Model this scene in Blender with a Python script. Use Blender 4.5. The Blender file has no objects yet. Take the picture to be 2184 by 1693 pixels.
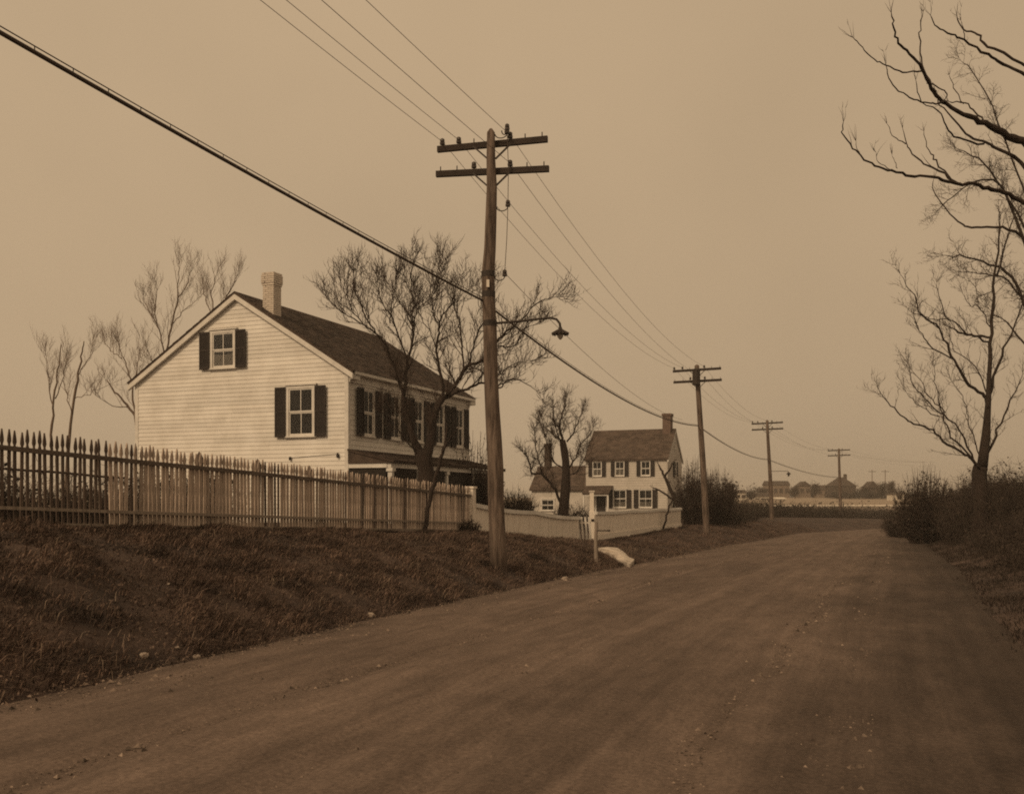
import bpy, math, random
import numpy as np

# ------------------------------------------------------------------ camera, sky, sun, exposure
S = bpy.context.scene
COL = S.collection
HC, F, CX, VH = 1.7, 2150.0, 1092.0, 1075.0      # eye height; focal length, principal column and horizon row of the print (2184 wide)
cam = bpy.data.cameras.new("camera"); camo = bpy.data.objects.new("camera", cam); COL.objects.link(camo)
camo.location = (0, 0, HC); camo.rotation_euler = (math.radians(90), 0, 0)
cam.sensor_fit = 'HORIZONTAL'; cam.sensor_width = 36.0
cam.lens = 36.0 * F / 2184.0; cam.shift_y = 228.5 / 2184.0
cam.clip_start = 0.1; cam.clip_end = 6000
S.camera = camo

SUN_EL, SUN_AZ = math.radians(38), math.radians(222)     # azimuth clockwise from +Y: behind and left of the camera
sdir = (math.sin(SUN_AZ) * math.cos(SUN_EL), math.cos(SUN_AZ) * math.cos(SUN_EL), math.sin(SUN_EL))
W = bpy.data.worlds.new("World"); S.world = W; W.use_nodes = True
nt = W.node_tree; nt.nodes.clear()
def wn(t, **k):
    n = nt.nodes.new(t)
    for a, b in k.items(): setattr(n, a, b)
    return n
sky = wn('ShaderNodeTexSky', sky_type='NISHITA'); sky.sun_disc = False
sky.sun_elevation = SUN_EL; sky.sun_rotation = SUN_AZ; sky.dust_density = 4.0
bw = wn('ShaderNodeRGBToBW'); nt.links.new(sky.outputs[0], bw.inputs[0])
pw = wn('ShaderNodeMath', operation='POWER'); pw.inputs[1].default_value = 0.10    # an overcast evens the clear sky out
nt.links.new(bw.outputs[0], pw.inputs[0])
tc = wn('ShaderNodeTexCoord')
nz = wn('ShaderNodeTexNoise'); nz.inputs['Scale'].default_value = 1.6; nz.inputs['Detail'].default_value = 5.0
nt.links.new(tc.outputs['Generated'], nz.inputs['Vector'])
mr = wn('ShaderNodeMapRange'); mr.inputs['To Min'].default_value = 0.90; mr.inputs['To Max'].default_value = 1.10
mr.inputs['From Min'].default_value = 0.3; mr.inputs['From Max'].default_value = 0.7
nt.links.new(nz.outputs['Fac'], mr.inputs['Value'])
dt = wn('ShaderNodeVectorMath', operation='DOT_PRODUCT'); dt.inputs[1].default_value = sdir
nt.links.new(tc.outputs['Generated'], dt.inputs[0])
gl = wn('ShaderNodeMapRange'); gl.inputs['From Min'].default_value = -1; gl.inputs['From Max'].default_value = 1
gl.inputs['To Min'].default_value = 0.80; gl.inputs['To Max'].default_value = 1.36          # cloud glows towards the hidden sun
nt.links.new(dt.outputs['Value'], gl.inputs['Value'])
m1 = wn('ShaderNodeMath', operation='MULTIPLY'); nt.links.new(pw.outputs[0], m1.inputs[0]); nt.links.new(mr.outputs[0], m1.inputs[1])
m2 = wn('ShaderNodeMath', operation='MULTIPLY'); nt.links.new(m1.outputs[0], m2.inputs[0]); nt.links.new(gl.outputs[0], m2.inputs[1])
tn = wn('ShaderNodeVectorMath', operation='SCALE'); tn.inputs[0].default_value = (4.22, 3.04, 1.86)   # the toned print's sky
nt.links.new(m2.outputs[0], tn.inputs['Scale'])
bg = wn('ShaderNodeBackground'); bg.inputs['Strength'].default_value = 0.10
nt.links.new(tn.outputs[0], bg.inputs['Color'])
wo = wn('ShaderNodeOutputWorld'); nt.links.new(bg.outputs[0], wo.inputs['Surface'])

sl = bpy.data.lights.new("sun", 'SUN'); slo = bpy.data.objects.new("sun", sl); COL.objects.link(slo)
sl.energy = 1.75; sl.angle = math.radians(11); sl.color = (1.0, 0.74, 0.46)
from mathutils import Vector
slo.rotation_euler = Vector(sdir).to_track_quat('Z', 'Y').to_euler()
slo.location = (-20, -20, 40)

S.view_settings.view_transform = 'Standard'; S.view_settings.look = 'None'
S.view_settings.exposure = 0.04; S.view_settings.gamma = 1.0; S.view_settings.use_curve_mapping = False
S.render.engine = 'CYCLES'
S.cycles.filter_width = 1.9
S.cycles.use_denoising = False                 # keep a little grain, as the print has
S.cycles.max_bounces = 6; S.cycles.volume_bounces = 1

# ------------------------------------------------------------------ helpers
R = random.Random(7)
NR = np.random.default_rng(7)
TH = math.radians(22.0)                       # the road's heading, clockwise from +Y
FX, FY = math.sin(TH), math.cos(TH)           # along the road
GX, GY = -FY, FX                              # to the left of it
ROT = math.atan2(FY, FX)                      # local x runs along the road, local y to its left

def P(u, v, d):                               # a point of the print at distance d
    return np.array([(u - CX) / F * d, d, HC + (VH - v) / F * d])

def tag(o, label=None, cat=None, group=None, kind=None):
    if label: o['label'] = label
    if cat: o['category'] = cat
    if group: o['group'] = group
    if kind: o['kind'] = kind
    return o

def empty(name, loc, rz=0.0, parent=None):
    o = bpy.data.objects.new(name, None); COL.objects.link(o)
    o.location = loc; o.rotation_euler = (0, 0, rz); o.empty_display_size = 0.3
    if parent: o.parent = parent
    return o

def link(name, me, parent=None, loc=(0, 0, 0), rot=(0, 0, 0)):
    o = bpy.data.objects.new(name, me); COL.objects.link(o)
    o.location = loc; o.rotation_euler = rot
    if parent: o.parent = parent
    return o

def np_mesh(name, V, Fs, mat, smooth=False):
    """V (n,3); Fs: list of int arrays (m,3) or (m,4)"""
    me = bpy.data.meshes.new(name)
    V = np.asarray(V, dtype=np.float32)
    me.vertices.add(len(V)); me.vertices.foreach_set('co', V.ravel())
    idx = np.concatenate([np.asarray(f, dtype=np.int32).ravel() for f in Fs])
    tot = np.concatenate([np.full(len(f), np.asarray(f).shape[1], dtype=np.int32) for f in Fs])
    st = np.concatenate([[0], np.cumsum(tot)[:-1]]).astype(np.int32)
    me.loops.add(len(idx)); me.loops.foreach_set('vertex_index', idx)
    me.polygons.add(len(tot)); me.polygons.foreach_set('loop_start', st)
    me.polygons.foreach_set('use_smooth', np.full(len(tot), bool(smooth)))
    me.update(calc_edges=True); me.validate()
    if mat: me.materials.append(mat)
    return me

class MB:
    def __init__(s): s.v = []; s.f = []
    def add(s, vs, fs):
        n = len(s.v); s.v += [tuple(map(float, p)) for p in vs]; s.f += [tuple(i + n for i in f) for f in fs]; return s
    def box(s, a, b):
        (x0, y0, z0), (x1, y1, z1) = a, b
        return s.hexa([(x0, y0, z0), (x1, y0, z0), (x1, y1, z0), (x0, y1, z0), (x0, y0, z1), (x1, y0, z1), (x1, y1, z1), (x0, y1, z1)])
    def hexa(s, p):
        return s.add(p, [(3, 2, 1, 0), (4, 5, 6, 7), (0, 1, 5, 4), (1, 2, 6, 5), (2, 3, 7, 6), (3, 0, 4, 7)])
    def beam(s, a, b, w, h):                  # rectangular bar from a to b, w across (horizontal), h high
        a, b = np.array(a, float), np.array(b, float); d = b - a; d /= np.linalg.norm(d)
        r = np.cross(d, (0, 0, 1.0)); n = np.linalg.norm(r)
        r = np.array([1.0, 0, 0]) if n < 1e-4 else r / n
        q = np.cross(r, d); r *= w / 2; q *= h / 2
        return s.hexa([a - r - q, a + r - q, b + r - q, b - r - q, a - r + q, a + r + q, b + r + q, b - r + q])
    def tube(s, pts, rad, n=8, cap=True):
        pts = [np.array(p, float) for p in pts]; k = len(pts)
        rad = [rad] * k if np.isscalar(rad) else rad
        vs = []; ref = None
        for i in range(k):
            d = pts[min(i + 1, k - 1)] - pts[max(i - 1, 0)]; d /= (np.linalg.norm(d) + 1e-9)
            if ref is None: ref = np.array([1.0, 0, 0]) if abs(d[0]) < .8 else np.array([0, 1.0, 0])
            a = ref - d * ref.dot(d); a /= (np.linalg.norm(a) + 1e-9); ref = a; b = np.cross(d, a)
            for j in range(n):
                t = 2 * math.pi * j / n; vs.append(pts[i] + (a * math.cos(t) + b * math.sin(t)) * rad[i])
        fs = [(i * n + j, i * n + (j + 1) % n, (i + 1) * n + (j + 1) % n, (i + 1) * n + j) for i in range(k - 1) for j in range(n)]
        if cap: fs += [tuple(range(n - 1, -1, -1)), tuple((k - 1) * n + j for j in range(n))]
        return s.add(vs, fs)
    def lathe(s, prof, c=(0, 0, 0), n=10):    # prof: (r, z)
        return s.tube([(c[0], c[1], c[2] + z) for r, z in prof], [r for r, z in prof], n)
    def prism(s, poly, y0, y1):               # polygon in xz, from y0 to y1
        n = len(poly)
        vs = [(x, y0, z) for x, z in poly] + [(x, y1, z) for x, z in poly]
        fs = [tuple(range(n)), tuple(range(2 * n - 1, n - 1, -1))] + [(i, i + n, (i + 1) % n + n, (i + 1) % n) for i in range(n)]
        return s.add(vs, fs)
    def mesh(s, name, mat, smooth=False):
        me = bpy.data.meshes.new(name); me.from_pydata(s.v, [], s.f); me.update()
        if smooth: me.polygons.foreach_set('use_smooth', [True] * len(me.polygons))
        if mat: me.materials.append(mat)
        return me
    def build(s, name, mat, parent=None, loc=(0, 0, 0), rot=(0, 0, 0), smooth=False):
        return link(name, s.mesh(name, mat, smooth), parent, loc, rot)

def batch_tubes(Pt, Rd, n=3):                 # Pt (N,K,3), Rd (N,K) -> verts, quads
    Pt = np.asarray(Pt, float); Rd = np.asarray(Rd, float); N, K, _ = Pt.shape
    d = np.empty_like(Pt); d[:, 1:-1] = Pt[:, 2:] - Pt[:, :-2]; d[:, 0] = Pt[:, 1] - Pt[:, 0]; d[:, -1] = Pt[:, -1] - Pt[:, -2]
    d /= (np.linalg.norm(d, axis=2, keepdims=True) + 1e-9)
    ref = np.where(np.abs(d[:, :1, 2:3]) < .8, np.array([0, 0, 1.0]), np.array([1.0, 0, 0])) * np.ones((1, K, 1))
    a = np.cross(d, ref); a /= (np.linalg.norm(a, axis=2, keepdims=True) + 1e-9); b = np.cross(d, a)
    t = 2 * np.pi * np.arange(n) / n
    V = Pt[:, :, None] + Rd[:, :, None, None] * (a[:, :, None] * np.cos(t)[:, None] + b[:, :, None] * np.sin(t)[:, None])
    i = np.arange(N)[:, None, None]; k = np.arange(K - 1)[None, :, None]; j = np.arange(n)[None, None, :]
    base = i * K * n
    q = np.stack([base + k * n + j, base + k * n + (j + 1) % n, base + (k + 1) * n + (j + 1) % n, base + (k + 1) * n + j], -1)
    return V.reshape(-1, 3), q.reshape(-1, 4)

# ------------------------------------------------------------------ materials
def mat(name, c, c2=None, rough=.8, scale=6.0, detail=5.0, stretch=None, bump=0.0, bscale=None, island=0.0, objrand=0.0, spec=.25, ramp=(.35, .65)):
    m = bpy.data.materials.new(name); m.use_nodes = True; t = m.node_tree; b = t.nodes['Principled BSDF']
    b.inputs['Roughness'].default_value = rough; b.inputs['Specular IOR Level'].default_value = spec
    co = t.nodes.new('ShaderNodeTexCoord'); vec = co.outputs['Object']
    if stretch:
        mp = t.nodes.new('ShaderNodeMapping'); mp.inputs['Scale'].default_value = stretch
        t.links.new(vec, mp.inputs['Vector']); vec = mp.outputs[0]
    n = t.nodes.new('ShaderNodeTexNoise'); n.inputs['Scale'].default_value = scale; n.inputs['Detail'].default_value = detail
    n.inputs['Roughness'].default_value = .62
    t.links.new(vec, n.inputs['Vector'])
    r = t.nodes.new('ShaderNodeValToRGB'); r.color_ramp.elements[0].position = ramp[0]; r.color_ramp.elements[1].position = ramp[1]
    c2 = c2 or tuple(x * .8 for x in c)
    r.color_ramp.elements[0].color = (*c2, 1); r.color_ramp.elements[1].color = (*c, 1)
    t.links.new(n.outputs['Fac'], r.inputs['Fac']); out = r.outputs['Color']
    for amt, src in ((island, 'ShaderNodeNewGeometry'), (objrand, 'ShaderNodeObjectInfo')):
        if amt:
            g = t.nodes.new(src)
            mrr = t.nodes.new('ShaderNodeMapRange'); mrr.inputs['To Min'].default_value = 1 - amt; mrr.inputs['To Max'].default_value = 1 + amt
            t.links.new(g.outputs['Random Per Island' if island and src.endswith('Geometry') else 'Random'], mrr.inputs['Value'])
            sc = t.nodes.new('ShaderNodeVectorMath'); sc.operation = 'SCALE'
            t.links.new(out, sc.inputs[0]); t.links.new(mrr.outputs[0], sc.inputs['Scale']); out = sc.outputs[0]
    t.links.new(out, b.inputs['Base Color'])
    if bump:
        n2 = t.nodes.new('ShaderNodeTexNoise'); n2.inputs['Scale'].default_value = bscale or scale * 4; n2.inputs['Detail'].default_value = 4
        t.links.new(vec, n2.inputs['Vector'])
        bp = t.nodes.new('ShaderNodeBump'); bp.inputs['Strength'].default_value = bump; bp.inputs['Distance'].default_value = .03
        t.links.new(n2.outputs['Fac'], bp.inputs['Height']); t.links.new(bp.outputs[0], b.inputs['Normal'])
    return m

M = {}
M['white'] = mat('white_paint', (.73, .70, .66), (.60, .565, .52), rough=.6, scale=1.1, detail=7, objrand=.07)
M['white_old'] = mat('old_white_paint', (.52, .48, .44), (.43, .395, .355), rough=.7, scale=1.1, detail=7)
M['trim'] = mat('white_trim', (.69, .66, .62), (.55, .52, .485), rough=.55, scale=3)
M['dirty_white'] = mat('weathered_white_paint', (.80, .73, .65), (.66, .59, .52), rough=.75, scale=2.2, stretch=(3, 3, .7), objrand=.10)
M['picket'] = mat('worn_whitewash', (.46, .37, .31), (.25, .20, .165), rough=.85, scale=5, stretch=(4, 4, .8), objrand=.22)
M['bare'] = mat('dark_grey_wood', (.115, .085, .070), (.060, .045, .037), rough=.9, scale=7, stretch=(6, 6, .8), objrand=.2)  # the darker fence colour: left pickets, a few others, posts
M['rail'] = mat('weathered_rail', (.14, .112, .093), (.075, .058, .048), rough=.85, scale=4, stretch=(.7, 6, 6))
M['shutter'] = mat('dark_shutter_paint', (.030, .022, .019), (.020, .015, .013), rough=.6, scale=5, objrand=.15)
M['shingle'] = mat('wood_shingle', (.080, .058, .047), (.040, .029, .024), rough=.9, scale=2.0, island=.35)
M['shingle_far'] = mat('far_wood_shingle', (.095, .070, .057), (.065, .048, .039), rough=.9, scale=1.5, island=.25)
M['brick'] = mat('pale_painted_brick', (.62, .55, .48), (.50, .435, .375), rough=.85, scale=5, objrand=.10)
M['brick_dark'] = mat('red_brown_brick', (.16, .11, .09), (.10, .07, .06), rough=.9, scale=9, island=.2)
M['mortar'] = mat('mortar', (.52, .46, .40), rough=.95, scale=20)
M['dark'] = mat('dark_recess', (.030, .024, .020), (.022, .018, .015), rough=.9, scale=2)  # near-black colour standing in for shade behind windows and under the porch
M['curtain'] = mat('pale_curtain', (.55, .50, .44), (.40, .36, .31), rough=.9, scale=9, stretch=(6, 1, .4))
M['pole'] = mat('weathered_pole_wood', (.185, .140, .115), (.050, .036, .029), rough=.9, scale=2.6, stretch=(5, 5, .55), bump=.4, bscale=9)
M['arm'] = mat('dark_crossarm_wood', (.042, .031, .026), (.028, .021, .018), rough=.85, scale=5)
M['iron'] = mat('dark_iron', (.040, .031, .027), (.028, .021, .018), rough=.6, scale=8)
M['wire'] = mat('wire', (.07, .052, .042), rough=.6, scale=8)
M['glassy'] = mat('dark_insulator_glass', (.045, .033, .028), rough=.25, scale=8, spec=.5)
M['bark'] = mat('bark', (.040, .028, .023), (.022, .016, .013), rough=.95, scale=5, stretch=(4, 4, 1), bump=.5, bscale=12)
M['twig'] = mat('twig', (.055, .038, .031), (.036, .026, .021), rough=.95, scale=3, island=.25)
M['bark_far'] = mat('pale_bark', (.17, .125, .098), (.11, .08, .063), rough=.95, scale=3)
M['leaf'] = mat('dark_evergreen_leaf', (.044, .036, .028), (.022, .018, .014), rough=.8, scale=1.2, island=.45)
M['brush'] = mat('dry_brush', (.058, .043, .035), (.032, .024, .020), rough=.95, scale=.7, island=.4)
M['grass'] = mat('dead_grass', (.185, .128, .102), (.042, .030, .025), rough=.95, scale=1.7, detail=8, stretch=(1, .7, 1), island=.55)
M['leaves'] = mat('dead_leaf', (.135, .095, .074), (.05, .036, .029), rough=.9, scale=2, island=.6)
M['pale_grass'] = mat('straw', (.24, .18, .14), (.18, .14, .11), rough=.9, scale=2, island=.3)
M['stone'] = mat('pale_stone', (.46, .38, .32), (.17, .135, .11), rough=.9, scale=9, bump=.4)
M['slab'] = mat('pale_concrete', (.58, .51, .44), (.24, .195, .16), rough=.9, scale=3, detail=8, bump=.5, ramp=(.3, .55))
M['post'] = mat('faded_grey_post', (.30, .25, .21), (.19, .155, .13), rough=.9, scale=5, stretch=(5, 5, .8))
M['lamp_glass'] = mat('milky_lamp_glass', (.45, .41, .36), rough=.25, scale=4, spec=.5)

def glass_mat():
    m = bpy.data.materials.new('window_glass'); m.use_nodes = True; t = m.node_tree; t.nodes.clear()
    tr = t.nodes.new('ShaderNodeBsdfTransparent'); tr.inputs[0].default_value = (.86, .86, .86, 1)
    gs = t.nodes.new('ShaderNodeBsdfGlossy'); gs.inputs['Roughness'].default_value = .06; gs.inputs[0].default_value = (.45, .45, .45, 1)
    fr = t.nodes.new('ShaderNodeFresnel'); fr.inputs[0].default_value = 1.5
    n = t.nodes.new('ShaderNodeTexNoise'); n.inputs['Scale'].default_value = 2.5
    bp = t.nodes.new('ShaderNodeBump'); bp.inputs['Strength'].default_value = .12; t.links.new(n.outputs[0], bp.inputs['Height'])
    t.links.new(bp.outputs[0], gs.inputs['Normal'])
    mx = t.nodes.new('ShaderNodeMixShader'); o = t.nodes.new('ShaderNodeOutputMaterial')
    t.links.new(fr.outputs[0], mx.inputs[0]); t.links.new(tr.outputs[0], mx.inputs[1]); t.links.new(gs.outputs[0], mx.inputs[2]); t.links.new(mx.outputs[0], o.inputs[0])
    return m
M['glass'] = glass_mat()

# ------------------------------------------------------------------ terrain
EDGE = np.array([(-8.9, -4.0), (-6.6, 2.4), (-4.2, 9.0), (-2.1, 14.9), (1.0, 22.8), (3.3, 28.5), (10.4, 47.8), (20.6, 73.0), (33.0, 91.0), (60.0, 118.0), (110.0, 158.0)])
RW = 7.6
def zroad(y): return np.interp(y, [-50, 25, 54, 87, 128, 400], [0, 0, -.30, -.50, -.65, -.7])
def zbank(y): return np.interp(y, [-20, 9, 15, 30, 34, 41, 46, 58, 70, 87, 120], [1.75, 1.52, 1.36, .80, .55, .05, .20, .42, .45, .35, .15])
def zlawn(y): return np.interp(y, [-20, 0, 45, 85, 120], [1.7, 1.5, .95, .60, .1])
def zfar(y): return np.interp(y, [-50, 128, 160, 176, 192, 240, 300, 420, 2500], [-.65, -.65, -.35, .10, 1.2, 2.5, 3.65, 3.9, 4.0])
def edge_dist(x, y):                                   # signed distance from the road's left edge, positive to the left; arc length
    x = np.asarray(x, float); y = np.asarray(y, float)
    best = np.full(x.shape, 1e18); sd = np.zeros(x.shape); al = np.zeros(x.shape); acc = 0.0
    for i in range(len(EDGE) - 1):
        a, b = EDGE[i], EDGE[i + 1]; d = b - a; L = np.hypot(*d); d = d / L
        t = (x - a[0]) * d[0] + (y - a[1]) * d[1]; n = -(x - a[0]) * d[1] + (y - a[1]) * d[0]
        lo = -1e9 if i == 0 else 0.0; hi = 1e9 if i == len(EDGE) - 2 else L
        tt = np.clip(t, lo, hi); dist = np.hypot(t - tt, n)
        k = dist < best
        best = np.where(k, dist, best); sd = np.where(k, np.sign(n) * dist, sd); al = np.where(k, acc + tt, al); acc += L
    return sd, al
def sm(x): x = np.clip(x, 0, 1); return x * x * (3 - 2 * x)
def bumps(x, y):
    return (np.sin(x * 2.1 + 1.3 * np.sin(y * 1.1)) * np.sin(y * 1.7 + .8 * np.sin(x * 1.9)) * .5 + np.sin(x * 4.7 + y * 1.9) * np.sin(y * 5.3 - x * 1.2) * .25
            + np.sin(x * .8 + y * .5 + 1) * .4)
def ground_z(x, y, road=False):
    x = np.asarray(x, float); y = np.asarray(y, float)
    t, al = edge_dist(x, y); zr = zroad(y)
    if road: z = zr.copy()
    else:
        zb = zbank(y)
        prof = 1 - (1 - np.clip(t / 4.5, 0, 1)) ** 1.7
        left = zr + (zb - zr) * prof
        left = left + (zlawn(y) - left) * sm((t - 5.2) / 3.5)
        left = left + (bumps(x, y) * .06 + bumps(x * 2.3 + 5, y * 2.1) * .05) * np.clip(t / 1.2, 0, 1) * np.where(t < 4.3, 1, .25)
        r = -t - RW
        ramp = sm((y - 12) / 16.0)
        right = zr - .09 + .11 * sm((r - .5) / .9) + (.72 - zr) * sm((r - .9) / 3.0) * ramp + .15 * sm((r - 1.2) / 3) + bumps(x, y) * .05 * np.clip(r - .5, 0, 1)
        z = np.where(t > 0, left, np.where(r > 0, right, zr - .14))
        z = np.where((t > -.25) & (t <= 0), zr - .14 * np.clip(-t / .25, 0, 1), z)
        z = np.where((r > -.25) & (r <= 0), zr - .09 - .05 * np.clip(-r / .25, 0, 1), z)
    w = sm((y - 95) / 50.0)
    return z * (1 - w) + zfar(y) * w
def gz(x, y): return float(ground_z(np.array([x]), np.array([y]))[0])

def on_ground(u, v, d0=4.0, d1=140.0):
    d = np.arange(d0, d1, .05); x = (u - CX) / F * d; z = HC + (VH - v) / F * d; h = ground_z(x, d); r = zroad(d) + .03
    t, _ = edge_dist(x, d); h = np.where((t < 0) & (t > -RW), r, h); k = np.argmax(z <= h); return np.array([x[k], d[k], h[k]])
def axis(parts):
    out = [parts[0][0]]
    for a, b, st in parts:
        n = max(1, int(round((b - a) / st))); out += list(a + (b - a) * np.arange(1, n + 1) / n)
    return np.array(out)
gx = axis([(-700, -100, 60), (-100, -30, 7), (-30, -14, 1.0), (-14, 24, .3), (24, 44, .8), (44, 120, 4), (120, 700, 40)])
gy = axis([(-90, -10, 8), (-10, 3, 1), (3, 34, .3), (34, 75, .5), (75, 130, 1.5), (130, 330, 6), (330, 900, 60)])
XX, YY = np.meshgrid(gx, gy)
ZZ = ground_z(XX, YY)
nx, ny = len(gx), len(gy)
ii = (np.arange(ny - 1)[:, None] * nx + np.arange(nx - 1)[None, :]).ravel()
quads = np.stack([ii, ii + 1, ii + nx + 1, ii + nx], 1)

def ground_mat():
    m = mat('ground_earth', (.080, .054, .044), (.030, .021, .018), rough=.95, scale=.9, detail=9, bump=.5, bscale=7)
    t = m.node_tree; b = t.nodes['Principled BSDF']; src = b.inputs['Base Color'].links[0].from_socket
    # beyond the hedge the land is pale, dry and sandy
    co = t.nodes.new('ShaderNodeNewGeometry'); sp = t.nodes.new('ShaderNodeSeparateXYZ'); t.links.new(co.outputs['Position'], sp.inputs[0])
    n = t.nodes.new('ShaderNodeTexNoise'); n.inputs['Scale'].default_value = .03; t.links.new(co.outputs['Position'], n.inputs['Vector'])
    ad = t.nodes.new('ShaderNodeMath'); ad.operation = 'MULTIPLY_ADD'; ad.inputs[1].default_value = 20; t.links.new(n.outputs[0], ad.inputs[0]); t.links.new(sp.outputs['Y'], ad.inputs[2])
    mr = t.nodes.new('ShaderNodeMapRange'); mr.inputs['From Min'].default_value = 192; mr.inputs['From Max'].default_value = 206; t.links.new(ad.outputs[0], mr.inputs['Value'])
    mx = t.nodes.new('ShaderNodeMixRGB'); mx.inputs[2].default_value = (.27, .215, .165, 1)
    t.links.new(mr.outputs[0], mx.inputs[0]); t.links.new(src, mx.inputs[1]); t.links.new(mx.outputs[0], b.inputs['Base Color'])
    return m
g = link('ground', np_mesh('ground', np.stack([XX.ravel(), YY.ravel(), ZZ.ravel()], 1), [quads], ground_mat(), True)); tag(g, kind='structure')

def road_mat():
    m = bpy.data.materials.new('packed_dirt_road'); m.use_nodes = True; t = m.node_tree; b = t.nodes['Principled BSDF']
    b.inputs['Roughness'].default_value = .95; b.inputs['Specular IOR Level'].default_value = .15
    uv = t.nodes.new('ShaderNodeUVMap'); uv.uv_map = 'road_uv'      # u across in metres, v along in metres
    def noise(sc, st, det=6):
        mp = t.nodes.new('ShaderNodeMapping'); mp.inputs['Scale'].default_value = st; t.links.new(uv.outputs[0], mp.inputs[0])
        n = t.nodes.new('ShaderNodeTexNoise'); n.inputs['Scale'].default_value = sc; n.inputs['Detail'].default_value = det; n.inputs['Roughness'].default_value = .6
        t.links.new(mp.outputs[0], n.inputs['Vector']); return n.outputs['Fac']
    def mrange(x, a, b_, c, d):
        q = t.nodes.new('ShaderNodeMapRange'); q.inputs['From Min'].default_value = a; q.inputs['From Max'].default_value = b_
        q.inputs['To Min'].default_value = c; q.inputs['To Max'].default_value = d; t.links.new(x, q.inputs['Value']); return q.outputs[0]
    def mul(a, b_):
        q = t.nodes.new('ShaderNodeMath'); q.operation = 'MULTIPLY'; t.links.new(a, q.inputs[0]); t.links.new(b_, q.inputs[1]); return q.outputs[0]
    streak = mul(mrange(noise(1.6, (1.5, .13, 1)), .3, .7, .86, 1.15), mrange(noise(5.5, (1.4, .09, 1), 4), .3, .7, .88, 1.11))      # wheel-drawn streaks along the road
    patch = mul(mrange(noise(.5, (1, .45, 1)), .3, .7, .76, 1.18), mrange(noise(3.2, (1, .5, 1), 8), .3, .7, .82, 1.16))
    grain = mul(mrange(noise(24, (1, 1, 1), 4), .3, .75, .72, 1.30), mrange(noise(70, (1, 1, 1), 2), .62, .72, 1.0, 1.6))
    sp = t.nodes.new('ShaderNodeSeparateXYZ'); t.links.new(uv.outputs[0], sp.inputs[0])
    wob = t.nodes.new('ShaderNodeMath'); wob.operation = 'MULTIPLY_ADD'; wob.inputs[1].default_value = 3.0
    t.links.new(noise(.5, (1, .6, 1), 5), wob.inputs[0]); t.links.new(sp.outputs['X'], wob.inputs[2])
    litter = mul(mrange(wob.outputs[0], 7.2, 9.6, 1.0, .40), mrange(wob.outputs[0], .9, 2.0, .55, 1.0))                # darker towards the right side and along the left edge
    tracks = mrange(noise(2.0, (1.5, .012, 1), 3), .3, .7, .84, 1.16)
    val = mul(mul(mul(streak, tracks), patch), mul(grain, litter))
    sc = t.nodes.new('ShaderNodeVectorMath'); sc.operation = 'SCALE'; sc.inputs[0].default_value = (.134, .100, .083)
    t.links.new(val, sc.inputs['Scale']); t.links.new(sc.outputs[0], b.inputs['Base Color'])
    bp = t.nodes.new('ShaderNodeBump'); bp.inputs['Strength'].default_value = .8; bp.inputs['Distance'].default_value = .05
    ad = t.nodes.new('ShaderNodeMath'); ad.operation = 'ADD'; t.links.new(noise(9, (1, .5, 1)), ad.inputs[0]); t.links.new(noise(2.2, (2, .12, 1)), ad.inputs[1])
    t.links.new(ad.outputs[0], bp.inputs['Height']); t.links.new(bp.outputs[0], b.inputs['Normal'])
    return m
def road_strip():
    # dense polyline along the left edge, offset to the right
    pts = []; acc = []; s0 = 0.0
    for i in range(len(EDGE) - 1):
        a, b = EDGE[i], EDGE[i + 1]; L = np.hypot(*(b - a)); n = int(L / .25)
        for k in range(n): pts.append(a + (b - a) * k / n)
    pts.append(EDGE[-1]); pts = np.array(pts)
    ker = np.ones(19) / 19; sp = pts.copy()
    for c in (0, 1): sp[9:-9, c] = np.convolve(pts[:, c], ker, 'valid')
    pts = sp; d = np.gradient(pts, axis=0); d /= np.linalg.norm(d, axis=1, keepdims=True)
    al = np.concatenate([[0], np.cumsum(np.linalg.norm(np.diff(pts, axis=0), axis=1))])
    C = np.linspace(-.05, RW + 1.1, 60); rn = np.stack([d[:, 1], -d[:, 0]], 1)
    off = C[None, :] + np.zeros((len(pts), 1))
    wob = .18 * np.sin(al * .9) + .12 * np.sin(al * 2.3 + 1)             # uneven verge line
    off[:, 0] += wob
    X = pts[:, 0:1] + rn[:, 0:1] * off; Y = pts[:, 1:2] + rn[:, 1:2] * off
    Z = ground_z(X, Y, True) + .012 + .05 * np.sin(np.pi * np.clip(C / RW, 0, 1))[None, :]
    A = al[:, None]; jit = .12 * np.sin(A * .35) + .06 * np.sin(A * 1.1 + 1)
    for c0, dp in ((2.3, .045), (3.75, .036), (4.6, .028), (6.0, .034)):                   # shallow wheel tracks
        Z = Z - dp * np.exp(-((C[None, :] - c0 - jit) / .16) ** 2)
    Z = Z + .010 * np.sin(A * 2.3 + 3 * C[None, :]) * np.sin(C[None, :] * 4.1 + A * .7) + NR.normal(0, .004, Z.shape)
    Z[:, 0] -= .06; Z[:, -1] -= .03
    k, n = X.shape; i = (np.arange(k - 1)[:, None] * n + np.arange(n - 1)[None, :]).ravel()
    q = np.stack([i, i + 1, i + n + 1, i + n], 1)
    me = np_mesh('road', np.stack([X.ravel(), Y.ravel(), Z.ravel()], 1), [q], road_mat(), True)
    uv = me.uv_layers.new(name='road_uv')
    U = np.stack([off.ravel(), np.repeat(al, n)], 1)[q.ravel()].astype(np.float32)
    uv.data.foreach_set('uv', U.ravel())
    return tag(link('road', me), kind='structure')
road_strip()

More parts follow.
